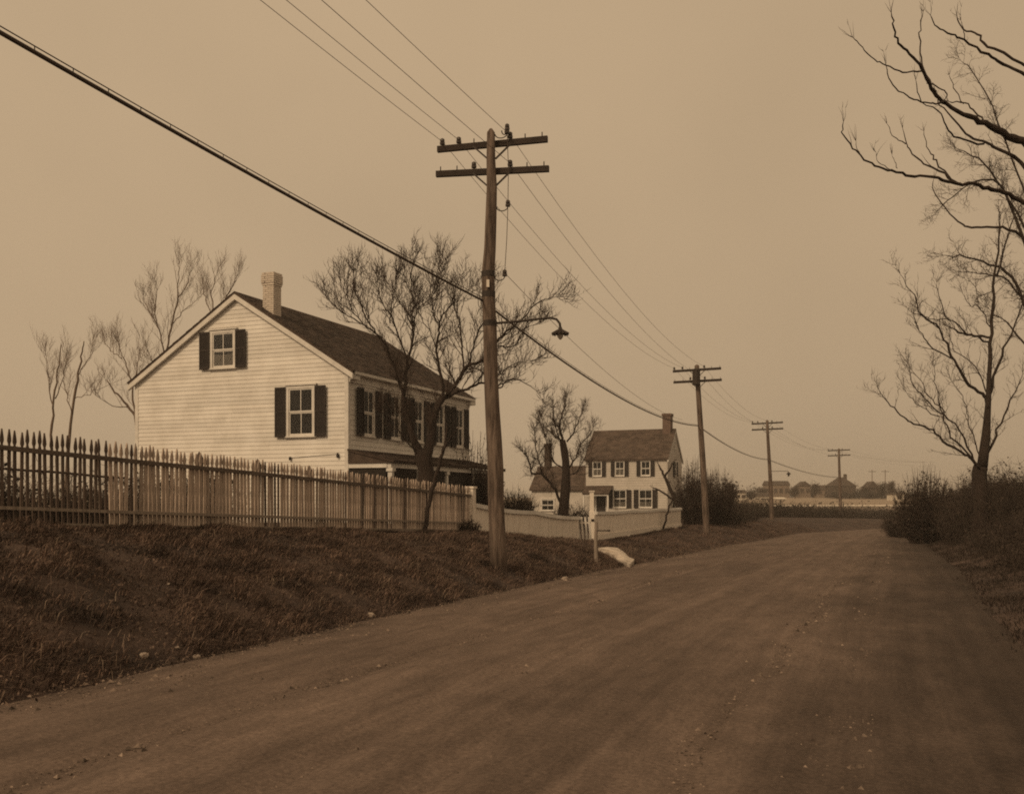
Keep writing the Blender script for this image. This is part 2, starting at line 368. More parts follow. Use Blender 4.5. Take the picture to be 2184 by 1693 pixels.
# a pale sandy track across the far fields
def strip_path(pts, w, lift):
    pts = np.array(pts); V = []; 
    xs = np.linspace(pts[0, 0], pts[-1, 0], 60); ys = np.interp(xs, pts[:, 0], pts[:, 1])
    for x, y in zip(xs, ys):
        for k in (0, .5, 1): yy = y + (k - .5) * w; V.append((x, yy, gz(x, yy) + lift))
    q = [(i * 3 + j, i * 3 + 3 + j, i * 3 + 4 + j, i * 3 + 1 + j) for i in range(59) for j in (0, 1)]
    return V, q
V, q = strip_path([(30, 197), (95, 200), (160, 216)], 8.0, .06)
tag(link('path', np_mesh('path', V, [np.array(q)], mat('pale_sand', (.74, .66, .56), (.60, .52, .44), rough=.95, scale=.2))), kind='structure')

# ------------------------------------------------------------------ grass and leaf litter
def blades(name, xs, ys, hmin, hmax, mat_, lean=(0.5, -.2), width=.012):
    n = len(xs); z = ground_z(xs, ys) - .01
    h = NR.uniform(hmin, hmax, n) * (.85 + .55 * np.clip(bumps(xs * 1.7, ys * 1.7) + bumps(xs * 4.1 + 3, ys * 3.7), -1, 1.2)); a = NR.uniform(0, 2 * np.pi, n)
    ln = NR.normal(0, .55, (n, 2)) + np.array(lean)
    b = np.stack([xs, ys, z], 1); w = np.stack([np.cos(a), np.sin(a), 0 * a], 1) * (width * NR.uniform(.6, 1.4, n))[:, None]
    mid = b + np.stack([ln[:, 0] * h * .3, ln[:, 1] * h * .3, h * .62], 1)
    tip = b + np.stack([ln[:, 0] * h, ln[:, 1] * h, h * NR.uniform(.55, .95, n)], 1)
    V = np.concatenate([(b - w)[:, None], (b + w)[:, None], (mid - w * .7)[:, None], (mid + w * .7)[:, None], tip[:, None]], 1).reshape(-1, 3)
    i = np.arange(n) * 5
    return link(name, np_mesh(name, V, [np.stack([i, i + 1, i + 3, i + 2], 1), np.stack([i + 2, i + 3, i + 4], 1)], mat_))
def scatter_left(n, y0, y1, t0, t1, pw=1.0):
    y = y0 + (y1 - y0) * NR.random(n) ** pw; t = t0 + (t1 - t0) * NR.random(n)
    ex = np.interp(y, EDGE[:, 1], EDGE[:, 0])
    x = ex - t * FY; y = y + t * FX
    return x, y
def clumped(x, y, f=1.6, thr=-.25):
    k = (np.sin(x * f + 2 * np.sin(y * .9)) * np.sin(y * f * 1.1 + 1.7 * np.sin(x * .7)) + NR.normal(0, .35, len(x))) > thr
    return x[k], y[k]
x, y = clumped(*scatter_left(190000, -1, 30, .02, 4.7), f=2.6, thr=-.5); x2, y2 = clumped(*scatter_left(60000, 28, 78, .02, 4.5), thr=-.75)
tag(blades('bank_grass', np.concatenate([x, x2]), np.concatenate([y, y2]), .04, .15, M['grass'], lean=(.95, -.45), width=.0065), 'matted dead grass covering the roadside bank below the picket fence', 'grass', kind='stuff')
x, y = clumped(*scatter_left(2600, -1, 40, -.10, 1.2), f=2.3, thr=.1)
x3, y3 = clumped(*scatter_left(1500, 4, 34, .6, 4.6), f=2.0, thr=.2); x = np.concatenate([x, x3]); y = np.concatenate([y, y3])
x3, y3 = scatter_left(5000, -1, 40, -.55, .1); x4, y4 = clumped(x3, y3, 3.1, .0); tag(blades('edge_grass', x4, y4, .04, .12, M['grass'], width=.007), 'ragged tufts of dead grass creeping onto the left road edge', 'grass', kind='stuff')
tag(blades('straw', x, y, .10, .26, M['pale_grass'], width=.005), 'pale dry straw stalks along the foot of the bank', 'dry grass', kind='stuff')
def pebbles(n, y0, y1, pw):
    x, y = scatter_left(n, y0, y1, -RW + .6, .25, pw); z = ground_z(x, y, True) + .018; s_ = NR.uniform(.006, .016, n) * (1 + 1.6 * (NR.random(n) < .05))
    o = np.array([(1, 0, 0), (-.5, .87, 0), (-.5, -.87, 0), (0.1, 0, .8)]); a = NR.uniform(0, 6.28, n); ca, sa = np.cos(a), np.sin(a)
    V = np.stack([np.stack([x + s_ * (q[0] * ca - q[1] * sa), y + s_ * (q[0] * sa + q[1] * ca), z + s_ * q[2]], 1) for q in o], 1).reshape(-1, 3); i = np.arange(n) * 4
    return link('gravel', np_mesh('gravel', V, [np.stack([i, i + 1, i + 3], 1), np.stack([i + 1, i + 2, i + 3], 1), np.stack([i + 2, i, i + 3], 1)], mat('loose_gravel', (.24, .185, .15), (.05, .037, .03), rough=.95, scale=9, island=.6)))
tag(pebbles(60000, 1, 50, 1.6), 'loose small stones and grit scattered on the dirt road', 'gravel', kind='stuff')
x, y = scatter_left(130000, 1, 64, -RW - 4.2, -RW + 1.0, 1.4)
k = NR.random(len(x)) < np.clip((-(edge_dist(x, y)[0]) - RW + 1.0) / 2.2, 0, 1) ** 1.6; x, y = clumped(x[k], y[k], 1.2, -.7)
tag(blades('verge_grass', x, y, .03, .12, M['brush'], lean=(-.2, -.1), width=.009), 'dark low grass and weeds on the verge right of the road', 'grass', kind='stuff')

def litter(name, label, x, y, s0, s1):
    n = len(x); z = ground_z(x, y); t, _ = edge_dist(x, y); z = np.where((t < .05) & (t > -RW - 1.1), ground_z(x, y, True) + .03, z) + NR.uniform(.005, .05, n)
    a = NR.uniform(0, 6.28, n); s_ = NR.uniform(s0, s1, n)[:, None]; u = np.stack([np.cos(a), np.sin(a), NR.normal(0, .45, n)], 1); w = np.stack([-np.sin(a), np.cos(a), NR.normal(0, .45, n)], 1)
    p = np.stack([x, y, z], 1); V = np.stack([p - u * s_, p + w * s_ * .6, p + u * s_ + np.array([0, 0, .01]), p - w * s_ * .6], 1).reshape(-1, 3); i = np.arange(n) * 4
    return tag(link(name, np_mesh(name, V, [np.stack([i, i + 1, i + 2, i + 3], 1)], M['leaves'])), label, 'dead leaves', kind='stuff')
x, y = scatter_left(24000, -1, 36, -.3, 4.6)
litter('dead_leaves', 'dead leaves littering the grassy bank left of the road', x, y, .010, .024)

# ------------------------------------------------------------------ houses
def courses(parent, name, mat_, z0, z1, step, span, holes=(), proud=.0, joined=False, thick=.021):
    """clapboards on the local XZ plane facing -Y; span(z) -> (x0, x1); holes (x0,x1,z0,z1)"""
    z = z0; jb = MB()
    while z < z1 - .02:
        zt = min(z + step, z1); a0, a1 = span(z); b0, b1 = span(zt)
        cuts = sorted((h[0], h[1]) for h in holes if h[2] < zt - .01 and h[3] > z + .01)
        segs = []; cur = None; left = (a0, b0)
        for c0, c1 in cuts:
            if c0 > left[0] + .02: segs.append((left[0], c0, left[1], c0))
            left = (c1, c1)
        if a1 > left[0] + .02: segs.append((left[0], a1, left[1], b1))
        if not joined:
            sp = []
            for (p0, p1, q0, q1) in segs:
                if p1 - p0 > 4.2:
                    c = p0 + (p1 - p0) * R.uniform(.3, .7)
                    if q0 < c - .1 and c + .1 < q1: sp += [(p0, c - .002, q0, c - .002), (c + .002, p1, c + .002, q1)]; continue
                sp.append((p0, p1, q0, q1))
            segs = sp
        for (p0, p1, q0, q1) in segs:
            if q1 < q0: q0 = q1 = (p0 + p1) / 2
            dz = R.uniform(-.006, .006); y = -proud
            m = jb if joined else MB()
            m.hexa([(p0, y - thick, z + dz), (p1, y - thick, z + dz), (p1, y, z + dz), (p0, y, z + dz),
                    (q0, y - .005, zt + .012), (q1, y - .005, zt + .012), (q1, y, zt + .012), (q0, y, zt + .012)])
            if not joined: m.build(name, mat_, parent)
        z += step
    if joined: tag(jb.build(name, mat_, parent), kind='stuff')

def window(parent, loc, rz, w, h, casing=.10, curtain=0.0, shutters=.42, cols=2, far=False, cap=True):
    x = w / 2
    f = MB(); d = .075
    f.box((-x, -d, 0), (-x + casing, -.001, h)).box((x - casing, -d, 0), (x, -.001, h)).box((-x + casing, -d + .003, h - casing * .8), (x - casing, -.001, h))
    f.box((-x - .03, -d - .03, -.06), (x + .03, -.001, 0))
    if cap: f.box((-x - .03, -d - .035, h), (x + .03, -.001, h + .05))
    win = f.build('window', M['trim'], parent, loc, (0, 0, rz))
    iw = x - casing; ih = h - casing * .8
    MB().box((-iw, -.008, 0), (iw, -.004, ih)).build('dark_backing', M['dark'], win)  # flat dark sheet in place of the unlit room
    hm = ih * .5
    for k, (a, b, yy) in enumerate(((0, hm, -.032), (hm, ih, -.052))):
        s = MB(); bw = .045
        s.box((-iw, yy, a), (-iw + bw, yy + .02, b)).box((iw - bw, yy, a), (iw, yy + .02, b))
        s.box((-iw + bw, yy, a), (iw - bw, yy + .02, a + (.07 if k == 0 else .045))).box((-iw + bw, yy, b - .045), (iw - bw, yy + .02, b))
        pw = 2 * iw / cols
        for c in range(1, cols): s.box((-iw + pw * c - .014, yy + .002, a + .045), (-iw + pw * c + .014, yy + .018, b - .045))
        s.build('sash', M['trim'], win)
        for c in range(cols):
            MB().box((-iw + pw * c + .02, yy + .011, a + .03), (-iw + pw * (c + 1) - .02, yy + .014, b - .03)).build('pane', M['glass'], win)
    if curtain:
        n = 24; c = MB(); top = ih * curtain
        for i in range(n):
            a = -iw + 2 * iw * i / n; b = -iw + 2 * iw * (i + 1) / n
            ya = -.013 - .004 * math.sin(i * 1.9); yb = -.013 - .004 * math.sin((i + 1) * 1.9)
            t0 = top * (1 - .12 * math.sin(math.pi * i / n)); t1 = top * (1 - .12 * math.sin(math.pi * (i + 1) / n))
            c.add([(a, ya, .02), (b, yb, .02), (b, yb, t1), (a, ya, t0)], [(0, 1, 2, 3)])
        c.build('curtain', M['curtain'], win)
    if shutters:
        ca, sa = math.cos(rz), math.sin(rz)
        for sgn in (-1, 1):
            s = MB(); sw = shutters
            cx = sgn * (x + sw / 2 + .005 - .03)
            y0 = -d - .045; fr = .05
            for (a, b, c_, e) in ((-sw / 2, -sw / 2 + fr, 0, h), (sw / 2 - fr, sw / 2, 0, h), (-sw / 2 + fr, sw / 2 - fr, 0, .08), (-sw / 2 + fr, sw / 2 - fr, h - .07, h), (-sw / 2 + fr, sw / 2 - fr, h * .5 - .035, h * .5 + .035)):
                s.box((a, y0, c_), (b, y0 + .035, e))
            if not far:
                k = .08
                while k < h - .09:
                    if not (h * .5 - .06 < k < h * .5 + .03):
                        s.hexa([(-sw / 2 + fr, y0 + .004, k), (sw / 2 - fr, y0 + .004, k), (sw / 2 - fr, y0 + .010, k), (-sw / 2 + fr, y0 + .010, k),
                                (-sw / 2 + fr, y0 + .026, k + .036), (sw / 2 - fr, y0 + .026, k + .036), (sw / 2 - fr, y0 + .032, k + .036), (-sw / 2 + fr, y0 + .032, k + .036)])
                    k += .04
            s.box((-sw / 2 + fr, y0 + .03, .02), (sw / 2 - fr, y0 + .034, h - .02))
            off = (loc[0] + cx * ca, loc[1] + cx * sa, loc[2] - .04)
            s.build('shutter', M['shutter'], parent, off, (0, 0, rz))
    return win

def shingles(parent, mat_, a, b, up, n_course, wid, th=.022):
    """a->b along the eave (local 3D), up: vector from eave to ridge"""
    a, b, up = map(lambda q: np.array(q, float), (a, b, up)); L = np.linalg.norm(b - a); e = (b - a) / L
    nrm = np.cross(e, up); nrm /= np.linalg.norm(nrm)
    if nrm[2] < 0: nrm = -nrm
    m = MB(); su = up / n_course
    for k in range(n_course):
        x = 0.0
        while x < L - .01:
            w = min(R.uniform(.6, 1.5) * wid, L - x); j = R.uniform(-.012, .012); t = th * R.uniform(.7, 1.35)
            p0 = a + e * (x + .004) + su * (k + j); p1 = a + e * (x + w - .004) + su * (k + j); p2 = a + e * (x + w - .004) + su * (k + 1.02); p3 = a + e * (x + .004) + su * (k + 1.02)
            lo = nrm * .004; m.hexa([p0 + lo, p1 + lo, p2 + lo * .3, p3 + lo * .3, p0 + nrm * t, p1 + nrm * t, p2 + nrm * .007, p3 + nrm * .007]); x += w
    return tag(m.build('shingles', mat_, parent), kind='stuff')

def slab(m, a, b, c, d, n):                       # thick panel with top a,b,c,d and thickness vector n below
    a, b, c, d, n = map(lambda q: np.array(q, float), (a, b, c, d, n))
    m.hexa([a - n, b - n, c - n, d - n, a, b, c, d])

# ---- the large white house on the left: local x along the road, y to the left; gable wall x = 0, front wall y = 0
H1 = (-5.37, 33.0, 0.0); L1, W1 = 9.5, 8.8; ZB, ZE, ZR1 = .85, 6.08, 8.84
house = tag(empty('clapboard_house', H1, ROT), 'large white clapboard house with dark shutters and front porch behind the picket fence', 'house')
wl = MB()
wl.box((0, 0, ZB - .6), (L1, W1, ZE))
wl.add([(0, 0, ZE), (L1, 0, ZE), (L1, W1, ZE), (0, W1, ZE), (0, W1 / 2, ZR1), (L1, W1 / 2, ZR1)], [(0, 4, 3), (1, 2, 5), (0, 1, 5, 4), (2, 3, 4, 5)])
wall = wl.build('wall', M['white'], house)
def gy_of(u): r = (u - CX) / F; return (H1[0] - H1[1] * r) / (FY + FX * r)
slope = (ZR1 - ZE) / (W1 / 2)
g_win = []
for (u0, u1, v0, v1, cur) in ((449, 507, 704, 784, .42), (611, 676, 822, 929, 0)):
    ya, yb = gy_of(u1), gy_of(u0); yc = (ya + yb) / 2; d = H1[1] + FX * yc
    zt, zb = HC + (VH - v0) / F * d, HC + (VH - v1) / F * d
    g_win.append((yc, yb - ya, zb, zt, cur))
gsf = empty('gable_siding', (0, 0, 0), math.radians(-90), house); 
# the gable's boards live in a frame whose -Y looks out of the gable: frame x = -local y
holes = [(-yc - w / 2 + .02, -yc + w / 2 - .02, zb - .04, zt) for yc, w, zb, zt, c in g_win]
def gspan(z):
    a = max(0.0, (z - ZE) / slope); return (-W1 + a + .0, -a - .0)
courses(gsf, 'clapboard', M['white'], ZB, ZR1 - .12, .142, gspan, holes)
for yc, w, zb, zt, cur in g_win:
    window(house, (0, yc, zb), math.radians(-90), w, zt - zb, casing=.13, curtain=cur, shutters=.42)
# front wall: five bays upstairs
bays = [1.25, 3.1, 4.9, 6.7, 8.5]
fsf = empty('front_siding', (0, 0, 0), 0, house)
holes = [(b - .40, b + .40, 4.0, 5.62) for b in bays] + [(b - .40, b + .40, 1.45, 2.9) for b in (1.25, 3.1, 6.7, 8.5)] + [(4.4, 5.4, .9, 3.0)]
courses(fsf, 'clapboard', M['white'], ZB, ZE - .38, .165, lambda z: (.10, L1 - .10), holes)
for b in bays: window(house, (b, 0, 4.02), 0, .84, 1.6, casing=.10, curtain=.55 if b in (1.25, 8.5) else 0, shutters=.42)
for b in (1.25, 3.1, 6.7, 8.5): window(house, (b, 0, 1.45), 0, .84, 1.45, casing=.10, shutters=0)
dm = MB().box((-.45, -.05, 0), (.45, -.004, 2.0))
for sx in (-.2, .2):
    for (a, b) in ((.2, .95), (1.1, 1.8)): dm.box((sx - .15, -.062, a), (sx + .15, -.05, b))
door = dm.build('door', M['shutter'], house, (4.9, 0, .95))
MB().lathe([(.02, 0), (.035, .02), (.02, .045)], (.36, -.085, .95)).build('handle', M['iron'], door)
MB().box((-.54, -.09, 0), (-.455, -.002, 2.1)).box((.455, -.09, 0), (.54, -.002, 2.1)).box((-.455, -.09, 2.01), (.455, -.002, 2.1)).build('door_frame', M['trim'], door)
for (cx, cy) in ((0, 0), (L1, 0), (0, W1)):       # corner boards, 3 mm proud of the siding
    sx = 1 if cx == 0 else -1; sy = 1 if cy == 0 else -1
    m = MB(); o = .031
    m.box((min(cx - sx * o, cx + sx * .11), min(cy - sy * o, cy - sy * .001), ZB - .1), (max(cx - sx * o, cx + sx * .11), max(cy - sy * o, cy - sy * .001), ZE - .05))
    m.box((min(cx - sx * o, cx - sx * .001), min(cy, cy + sy * .11), ZB - .1), (max(cx - sx * o, cx - sx * .001), max(cy, cy + sy * .11), ZE - .05))
    m.build('corner_board', M['trim'], house)
# roof: two sloping slabs with shingles, rake boards, cornice
ov, oe = .14, .26
r = MB(); nn = np.array([0, -slope, 1.0]) / math.hypot(slope, 1) * .09
ez = ZE - oe * slope + .14
slab(r, (-ov, -oe, ez), (L1 + ov, -oe, ez), (L1 + ov, W1 / 2, ZR1 + .14), (-ov, W1 / 2, ZR1 + .14), (0, 0, .09))
slab(r, (-ov, W1 / 2, ZR1 + .14), (L1 + ov, W1 / 2, ZR1 + .14), (L1 + ov, W1 + oe, ez), (-ov, W1 + oe, ez), (0, 0, .09))
roof = r.build('roof', M['shingle'], house)
shingles(roof, M['shingle'], (-ov - .02, -oe - .03, ez - .01), (L1 + ov + .02, -oe - .03, ez - .01), (0, W1 / 2 + oe + .03, ZR1 + .15 - ez), 34, .2)
shingles(roof, M['shingle'], (-ov - .02, W1 + oe + .03, ez - .01), (L1 + ov + .02, W1 + oe + .03, ez - .01), (0, -(W1 / 2 + oe + .03), ZR1 + .15 - ez), 16, .5)
for sgn in (0, 1):
    for (xo, wd) in ((-ov - .015, .10), (L1 + ov - .085, .10)):
        y0, y1 = (-oe, W1 / 2) if sgn == 0 else (W1 + oe, W1 / 2)
        MB().hexa([(xo, y0, ez - .27), (xo + wd, y0, ez - .27), (xo + wd, y1, ZR1 - .13), (xo, y1, ZR1 - .13), (xo, y0, ez - .092), (xo + wd, y0, ez - .092), (xo + wd, y1, ZR1 + .048), (xo, y1, ZR1 + .048)]).build('rake_board', M['trim'], roof)
c = MB().box((.0, -oe + .02, ZE - .16), (L1, -.002, ZE - .02)).box((.0, -.075, ZE - .38), (L1, -.002, ZE - .165)).box((-.02, -oe - .05, ez - .12), (L1, -oe - .005, ez - .02))
c.build('cornice', M['trim'], house)
for xx in (-.03, L1 - .33): MB().box((xx, -oe - .01, ZE - .30), (xx + .36, -.08, ZE - .165)).build('cornice_return', M['trim'], house)
# chimney of whitewashed brick
cy, cxx, cw = 3.28, .44, .45
ctop = 9.62; cb = 7.7
cm = MB().box((cxx - cw / 2 + .012, cy - cw / 2 + .012, cb), (cxx + cw / 2 - .012, cy + cw / 2 - .012, ctop - .03))
chim = cm.build('chimney', M['mortar'], house)
bmesh_cache = {}
def brick_mesh(l, d, h):
    k = (round(l, 3), round(d, 3), round(h, 3))
    if k not in bmesh_cache: bmesh_cache[k] = MB().box((-l / 2, -d / 2, 0), (l / 2, d / 2, h)).mesh('brick', M['brick'])
    return bmesh_cache[k]
z = cb; k = 0
while z < ctop - .02:
    ex = 0.0
    if z > ctop - .46: ex = .02
    if z > ctop - .40: ex = .042
    if z > ctop - .09: ex = .025
    w = cw + 2 * ex; bl = (w - .0) / 2.0; 
    for side in range(4):
        offs = (-w / 4, w / 4) if k % 2 == 0 else (-w * .36, 0.02, w * .38)
        lens = (w / 2 - .012,) * 2 if k % 2 == 0 else (w * .26 - .012, w * .46 - .012, w * .22 - .012)
        for o_, l_ in zip(offs, lens):
            me = brick_mesh(l_, .10, .062)
            dd = w / 2 - .05 + R.uniform(-.003, .003)
            sd = {0: (o_, -dd), 1: (dd, o_), 2: (-o_, dd), 3: (-dd, -o_)}[side]
            shrink = 0.0 if side in (0, 2) else .0
            link('brick', me, chim, (cxx + sd[0], cy + sd[1], z), (0, 0, math.radians(90) * (side % 2)))
    z += .074; k += 1
MB().box((cxx - .2, cy - .2, ctop - .04), (cxx + .2, cy + .2, ctop + .0)).build('flue', M['dark'], chim)
# porch
PD, PL = 1.53, 9.3
p = MB(); pe, pt = 2.98, 3.50
slab(p, (-.10, -PD - .22, pe + .12), (PL, -PD - .22, pe + .12), (PL, -.03, pt), (-.10, -.03, pt), (0, 0, .06))
porch_roof = p.build('porch_roof', M['shingle'], house)
shingles(porch_roof, M['shingle'], (-.12, -PD - .24, pe + .12), (PL, -PD - .24, pe + .12), (0, PD + .2, pt - pe - .12), 10, .25)
MB().box((.0, -PD - .07, pe - .10), (PL - .1, -PD + .07, pe + .05)).box((-.02, -PD + .075, pe - .10), (.10, -.03, pe + .05)).build('porch_beam', M['trim'], house)
MB().hexa([(-.06, -PD - .1, pe + .052), (.04, -PD - .1, pe + .052), (.04, -.035, pe + .052), (-.06, -.035, pe + .052), (-.06, -PD - .1, pe + .09), (.04, -PD - .1, pe + .09), (.04, -.035, pt - .075), (-.06, -.035, pt - .075)]).build('porch_gable', M['shingle'], house)
MB().box((-.05, -PD - .12, ZB - .5), (PL, -.03, ZB + .08)).build('porch_floor', M['rail'], house)
for xx in (.12, 2.0, 4.2, 6.5, 8.9):
    w = .13 if xx > .5 else .15
    MB().box((xx - w / 2 - .03, -PD - w / 2 - .03, ZB + .085), (xx + w / 2 + .03, -PD + w / 2 + .03, ZB + .3)).box((xx - w / 2, -PD - w / 2, ZB + .3), (xx + w / 2, -PD + w / 2, pe - .22)).box((xx - w / 2 - .04, -PD - w / 2 - .04, pe - .22), (xx + w / 2 + .04, -PD + w / 2 + .04, pe - .105)).build('porch_column', M['trim'], house)
pcs = (.12, 2.0, 4.2, 6.5, 8.9)
for a, b in zip(pcs[:-1], pcs[1:]):                      # added dark panels between columns, standing in for the porch's deep shade
    MB().box((a + .12, -PD - .012, ZB + .085), (b - .12, -PD + .012, pe - .105)).build('porch_shade_panel', M['dark'], house)
MB().box((.03, -PD + .13, ZB + .085), (.05, -.04, pe - .105)).build('porch_shade_panel', M['dark'], house)  # same added shade panel across the porch's gable end
# telephone bracket on the gable near the corner
MB().tube([(-.03, 2.2, 3.25), (-.03, .35, 3.35), (-.03, .3, 3.3)], .006, 6).lathe([(.03, 0), (.045, .05), (.03, .12)], (-.07, 2.2, 3.17)).lathe([(.03, 0), (.05, .06), (.03, .16)], (-.07, .35, 3.22)).build('wire_bracket', M['iron'], house)

# ---- the second white house beyond the low fence: local front wall x = 0, gable to the road y = 0
H2 = (13.1, 85.0, 0.0); L2, W2 = 7.2, 5.5; ZB2, ZE2, ZR2 = .55, 5.62, 8.15
house2 = tag(empty('gabled_house', H2, ROT), 'smaller white house with dark roof and small entrance hood behind the low board fence', 'house')
w2 = MB().box((0, 0, ZB2 - .5), (W2, L2, ZE2))
w2.add([(0, 0, ZE2), (W2, 0, ZE2), (W2, L2, ZE2), (0, L2, ZE2), (W2 / 2, 0, ZR2), (W2 / 2, L2, ZR2)], [(0, 1, 4), (2, 3, 5), (0, 4, 5, 3), (1, 2, 5, 4)])
wall2 = w2.build('wall', M['white_old'], house2)
sl2 = (ZR2 - ZE2) / (W2 / 2)
f2 = empty('front_siding', (0, 0, 0), math.radians(-90), house2)
up = [6.16, 4.14, 1.87]
holes = [(-b - .45, -b + .45, 4.1, 5.4) for b in up] + [(-b - .5, -b + .5, 1.4, 2.95) for b in up[1:]] + [(-6.3, -5.3, .5, 2.5)]
courses(f2, 'clapboards', M['white_old'], ZB2, ZE2 - .1, .21, lambda z: (-L2 + .08, -.08), holes, joined=True)
g2 = empty('gable_siding', (0, 0, 0), 0, house2)
courses(g2, 'clapboards', M['white_old'], ZB2, ZR2 - .1, .21, lambda z: (max(0, (z - ZE2) / sl2), W2 - max(0, (z - ZE2) / sl2)), [(2.3, 3.2, 4.1, 5.4), (2.3, 3.2, 1.5, 2.9)], joined=True)
for i, b in enumerate(up): window(house2, (0, b, 4.13), math.radians(-90), .92, 1.28, casing=.08, curtain=.45 if i < 2 else 0, shutters=.34, far=True)
for b in up[1:]: window(house2, (0, b, 1.42), math.radians(-90), 1.25, 1.55, casing=.07, shutters=.42, curtain=.35, far=True)
for zz in (4.13, 1.5): window(house2, (2.75, 0, zz), 0, .9, 1.28, casing=.08, shutters=.34, far=True)
window(house2, (2.75, 0, 6.5), 0, .45, .6, casing=.07, shutters=0, far=True)
d2 = MB().box((-.42, -.05, 0), (.42, -.004, 1.95)).box((-.3, -.06, .2), (.3, -.05, .9)).build('door', M['shutter'], house2, (0, 5.8, .55), (0, 0, math.radians(-90)))
MB().box((-.52, -.08, 0), (-.425, -.002, 2.05)).box((.425, -.08, 0), (.52, -.002, 2.05)).build('door_frame', M['trim'], d2)
hd = MB(); slab(hd, (-1.35, 4.75, 2.62), (-1.35, 7.1, 2.62), (-.03, 7.1, 3.30), (-.03, 4.75, 3.30), (0, 0, .08)); hood = hd.build('entrance_hood', M['shingle_far'], house2)
shingles(hood, M['shingle_far'], (-1.38, 4.72, 2.62), (-1.38, 7.12, 2.62), (1.34, 0, .68), 8, .3)
for yy in (4.85, 7.0): MB().box((-1.25, yy - .06, .3), (-1.13, yy + .06, 2.55)).build('hood_post', M['trim'], house2)
MB().box((-1.27, 4.8, 2.42), (-1.11, 7.05, 2.54)).build('hood_beam', M['trim'], house2)
r = MB(); e2 = ZE2 - .2 * sl2 + .1
slab(r, (-.2, -.12, e2), (-.2, L2 + .12, e2), (W2 / 2, L2 + .12, ZR2 + .1), (W2 / 2, -.12, ZR2 + .1), (0, 0, .1))
slab(r, (W2 / 2, -.12, ZR2 + .1), (W2 / 2, L2 + .12, ZR2 + .1), (W2 + .2, L2 + .12, e2), (W2 + .2, -.12, e2), (0, 0, .1))
roof2 = r.build('roof', M['shingle_far'], house2)
shingles(roof2, M['shingle_far'], (-.22, -.14, e2), (-.22, L2 + .14, e2), (W2 / 2 + .22, 0, ZR2 + .11 - e2), 20, .35)
for y0 in (-.135, L2 + .035):
    for (a, b) in (((-.2, e2), (W2 / 2, ZR2 + .1)), ((W2 + .2, e2), (W2 / 2, ZR2 + .1))):
        MB().hexa([(a[0], y0, a[1] - .26), (a[0], y0 + .1, a[1] - .26), (b[0], y0 + .1, b[1] - .26), (b[0], y0, b[1] - .26), (a[0], y0, a[1] - .102), (a[0], y0 + .1, a[1] - .102), (b[0], y0 + .1, b[1] - .102), (b[0], y0, b[1] - .102)]).build('rake_board', M['trim'], roof2)
MB().box((-.17, .0, ZE2 - .18), (-.002, L2, ZE2 - .06)).build('cornice', M['trim'], house2)
MB().box((2.2, .25, 7.0), (3.1, .95, 9.35)).box((2.14, .19, 9.35), (3.16, 1.01, 9.55)).build('chimney', M['brick_dark'], house2)
# low wing on its left
wg = MB().box((.4, L2 + .005, .2), (4.6, 12.4, 3.05)); wg.add([(.4, L2 + .005, 3.05), (4.6, L2 + .005, 3.05), (4.6, 12.4, 3.05), (.4, 12.4, 3.05), (2.5, L2 + .005, 5.0), (2.5, 12.4, 5.0)], [(0, 1, 4), (2, 3, 5), (0, 4, 5, 3), (1, 2, 5, 4)])
wing = wg.build('wing', M['white_old'], house2)
r = MB(); slab(r, (.2, L2 + .01, 2.98), (.2, 12.55, 2.98), (2.5, 12.55, 5.12), (2.5, L2 + .01, 5.12), (0, 0, .1)); slab(r, (2.5, L2 + .01, 5.12), (2.5, 12.55, 5.12), (4.8, 12.55, 2.98), (4.8, L2 + .01, 2.98), (0, 0, .1))
wr = r.build('wing_roof', M['shingle_far'], house2)
shingles(wr, M['shingle_far'], (.18, L2 + .01, 2.98), (.18, 12.57, 2.98), (2.32, 0, 2.15), 14, .35)
window(house2, (.4, 10.85, 1.15), math.radians(-90), 1.3, 1.0, casing=.08, shutters=.0, far=True)
MB().box((2.2, 11.35, 3.5), (2.85, 11.85, 7.1)).box((2.15, 11.3, 7.1), (2.9, 11.9, 7.2)).build('chimney', M['shingle'], house2)

# ------------------------------------------------------------------ picket fence (local x along the road)
FA = np.array([-1.2 - .389 * 17.2, 12.8]); FB = np.array([-1.2, 30.0])
fd = FB - FA; FL = float(np.hypot(*fd)); fd /= FL
FROT = math.atan2(fd[1], fd[0])
fence = tag(empty('picket_fence', (FA[0], FA[1], 0), FROT), 'long tall fence of pointed pickets on top of the grassy bank', 'fence')
def fscale(x): return 1.0 - .06 * x / FL
def fbase(x): y = FA[1] + fd[1] * x; return float(np.interp(y, [12.8, 15, 30], [1.47, 1.40, .92]))
def picket_mesh(v, m_):
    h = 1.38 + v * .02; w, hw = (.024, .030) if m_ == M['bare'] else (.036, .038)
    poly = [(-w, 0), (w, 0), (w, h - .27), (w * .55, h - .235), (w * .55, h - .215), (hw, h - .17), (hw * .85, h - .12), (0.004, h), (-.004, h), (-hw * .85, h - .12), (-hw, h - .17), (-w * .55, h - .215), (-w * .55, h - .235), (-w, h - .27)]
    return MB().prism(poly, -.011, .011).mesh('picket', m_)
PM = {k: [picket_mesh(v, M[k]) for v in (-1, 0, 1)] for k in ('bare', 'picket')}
npk = int(FL / .112)
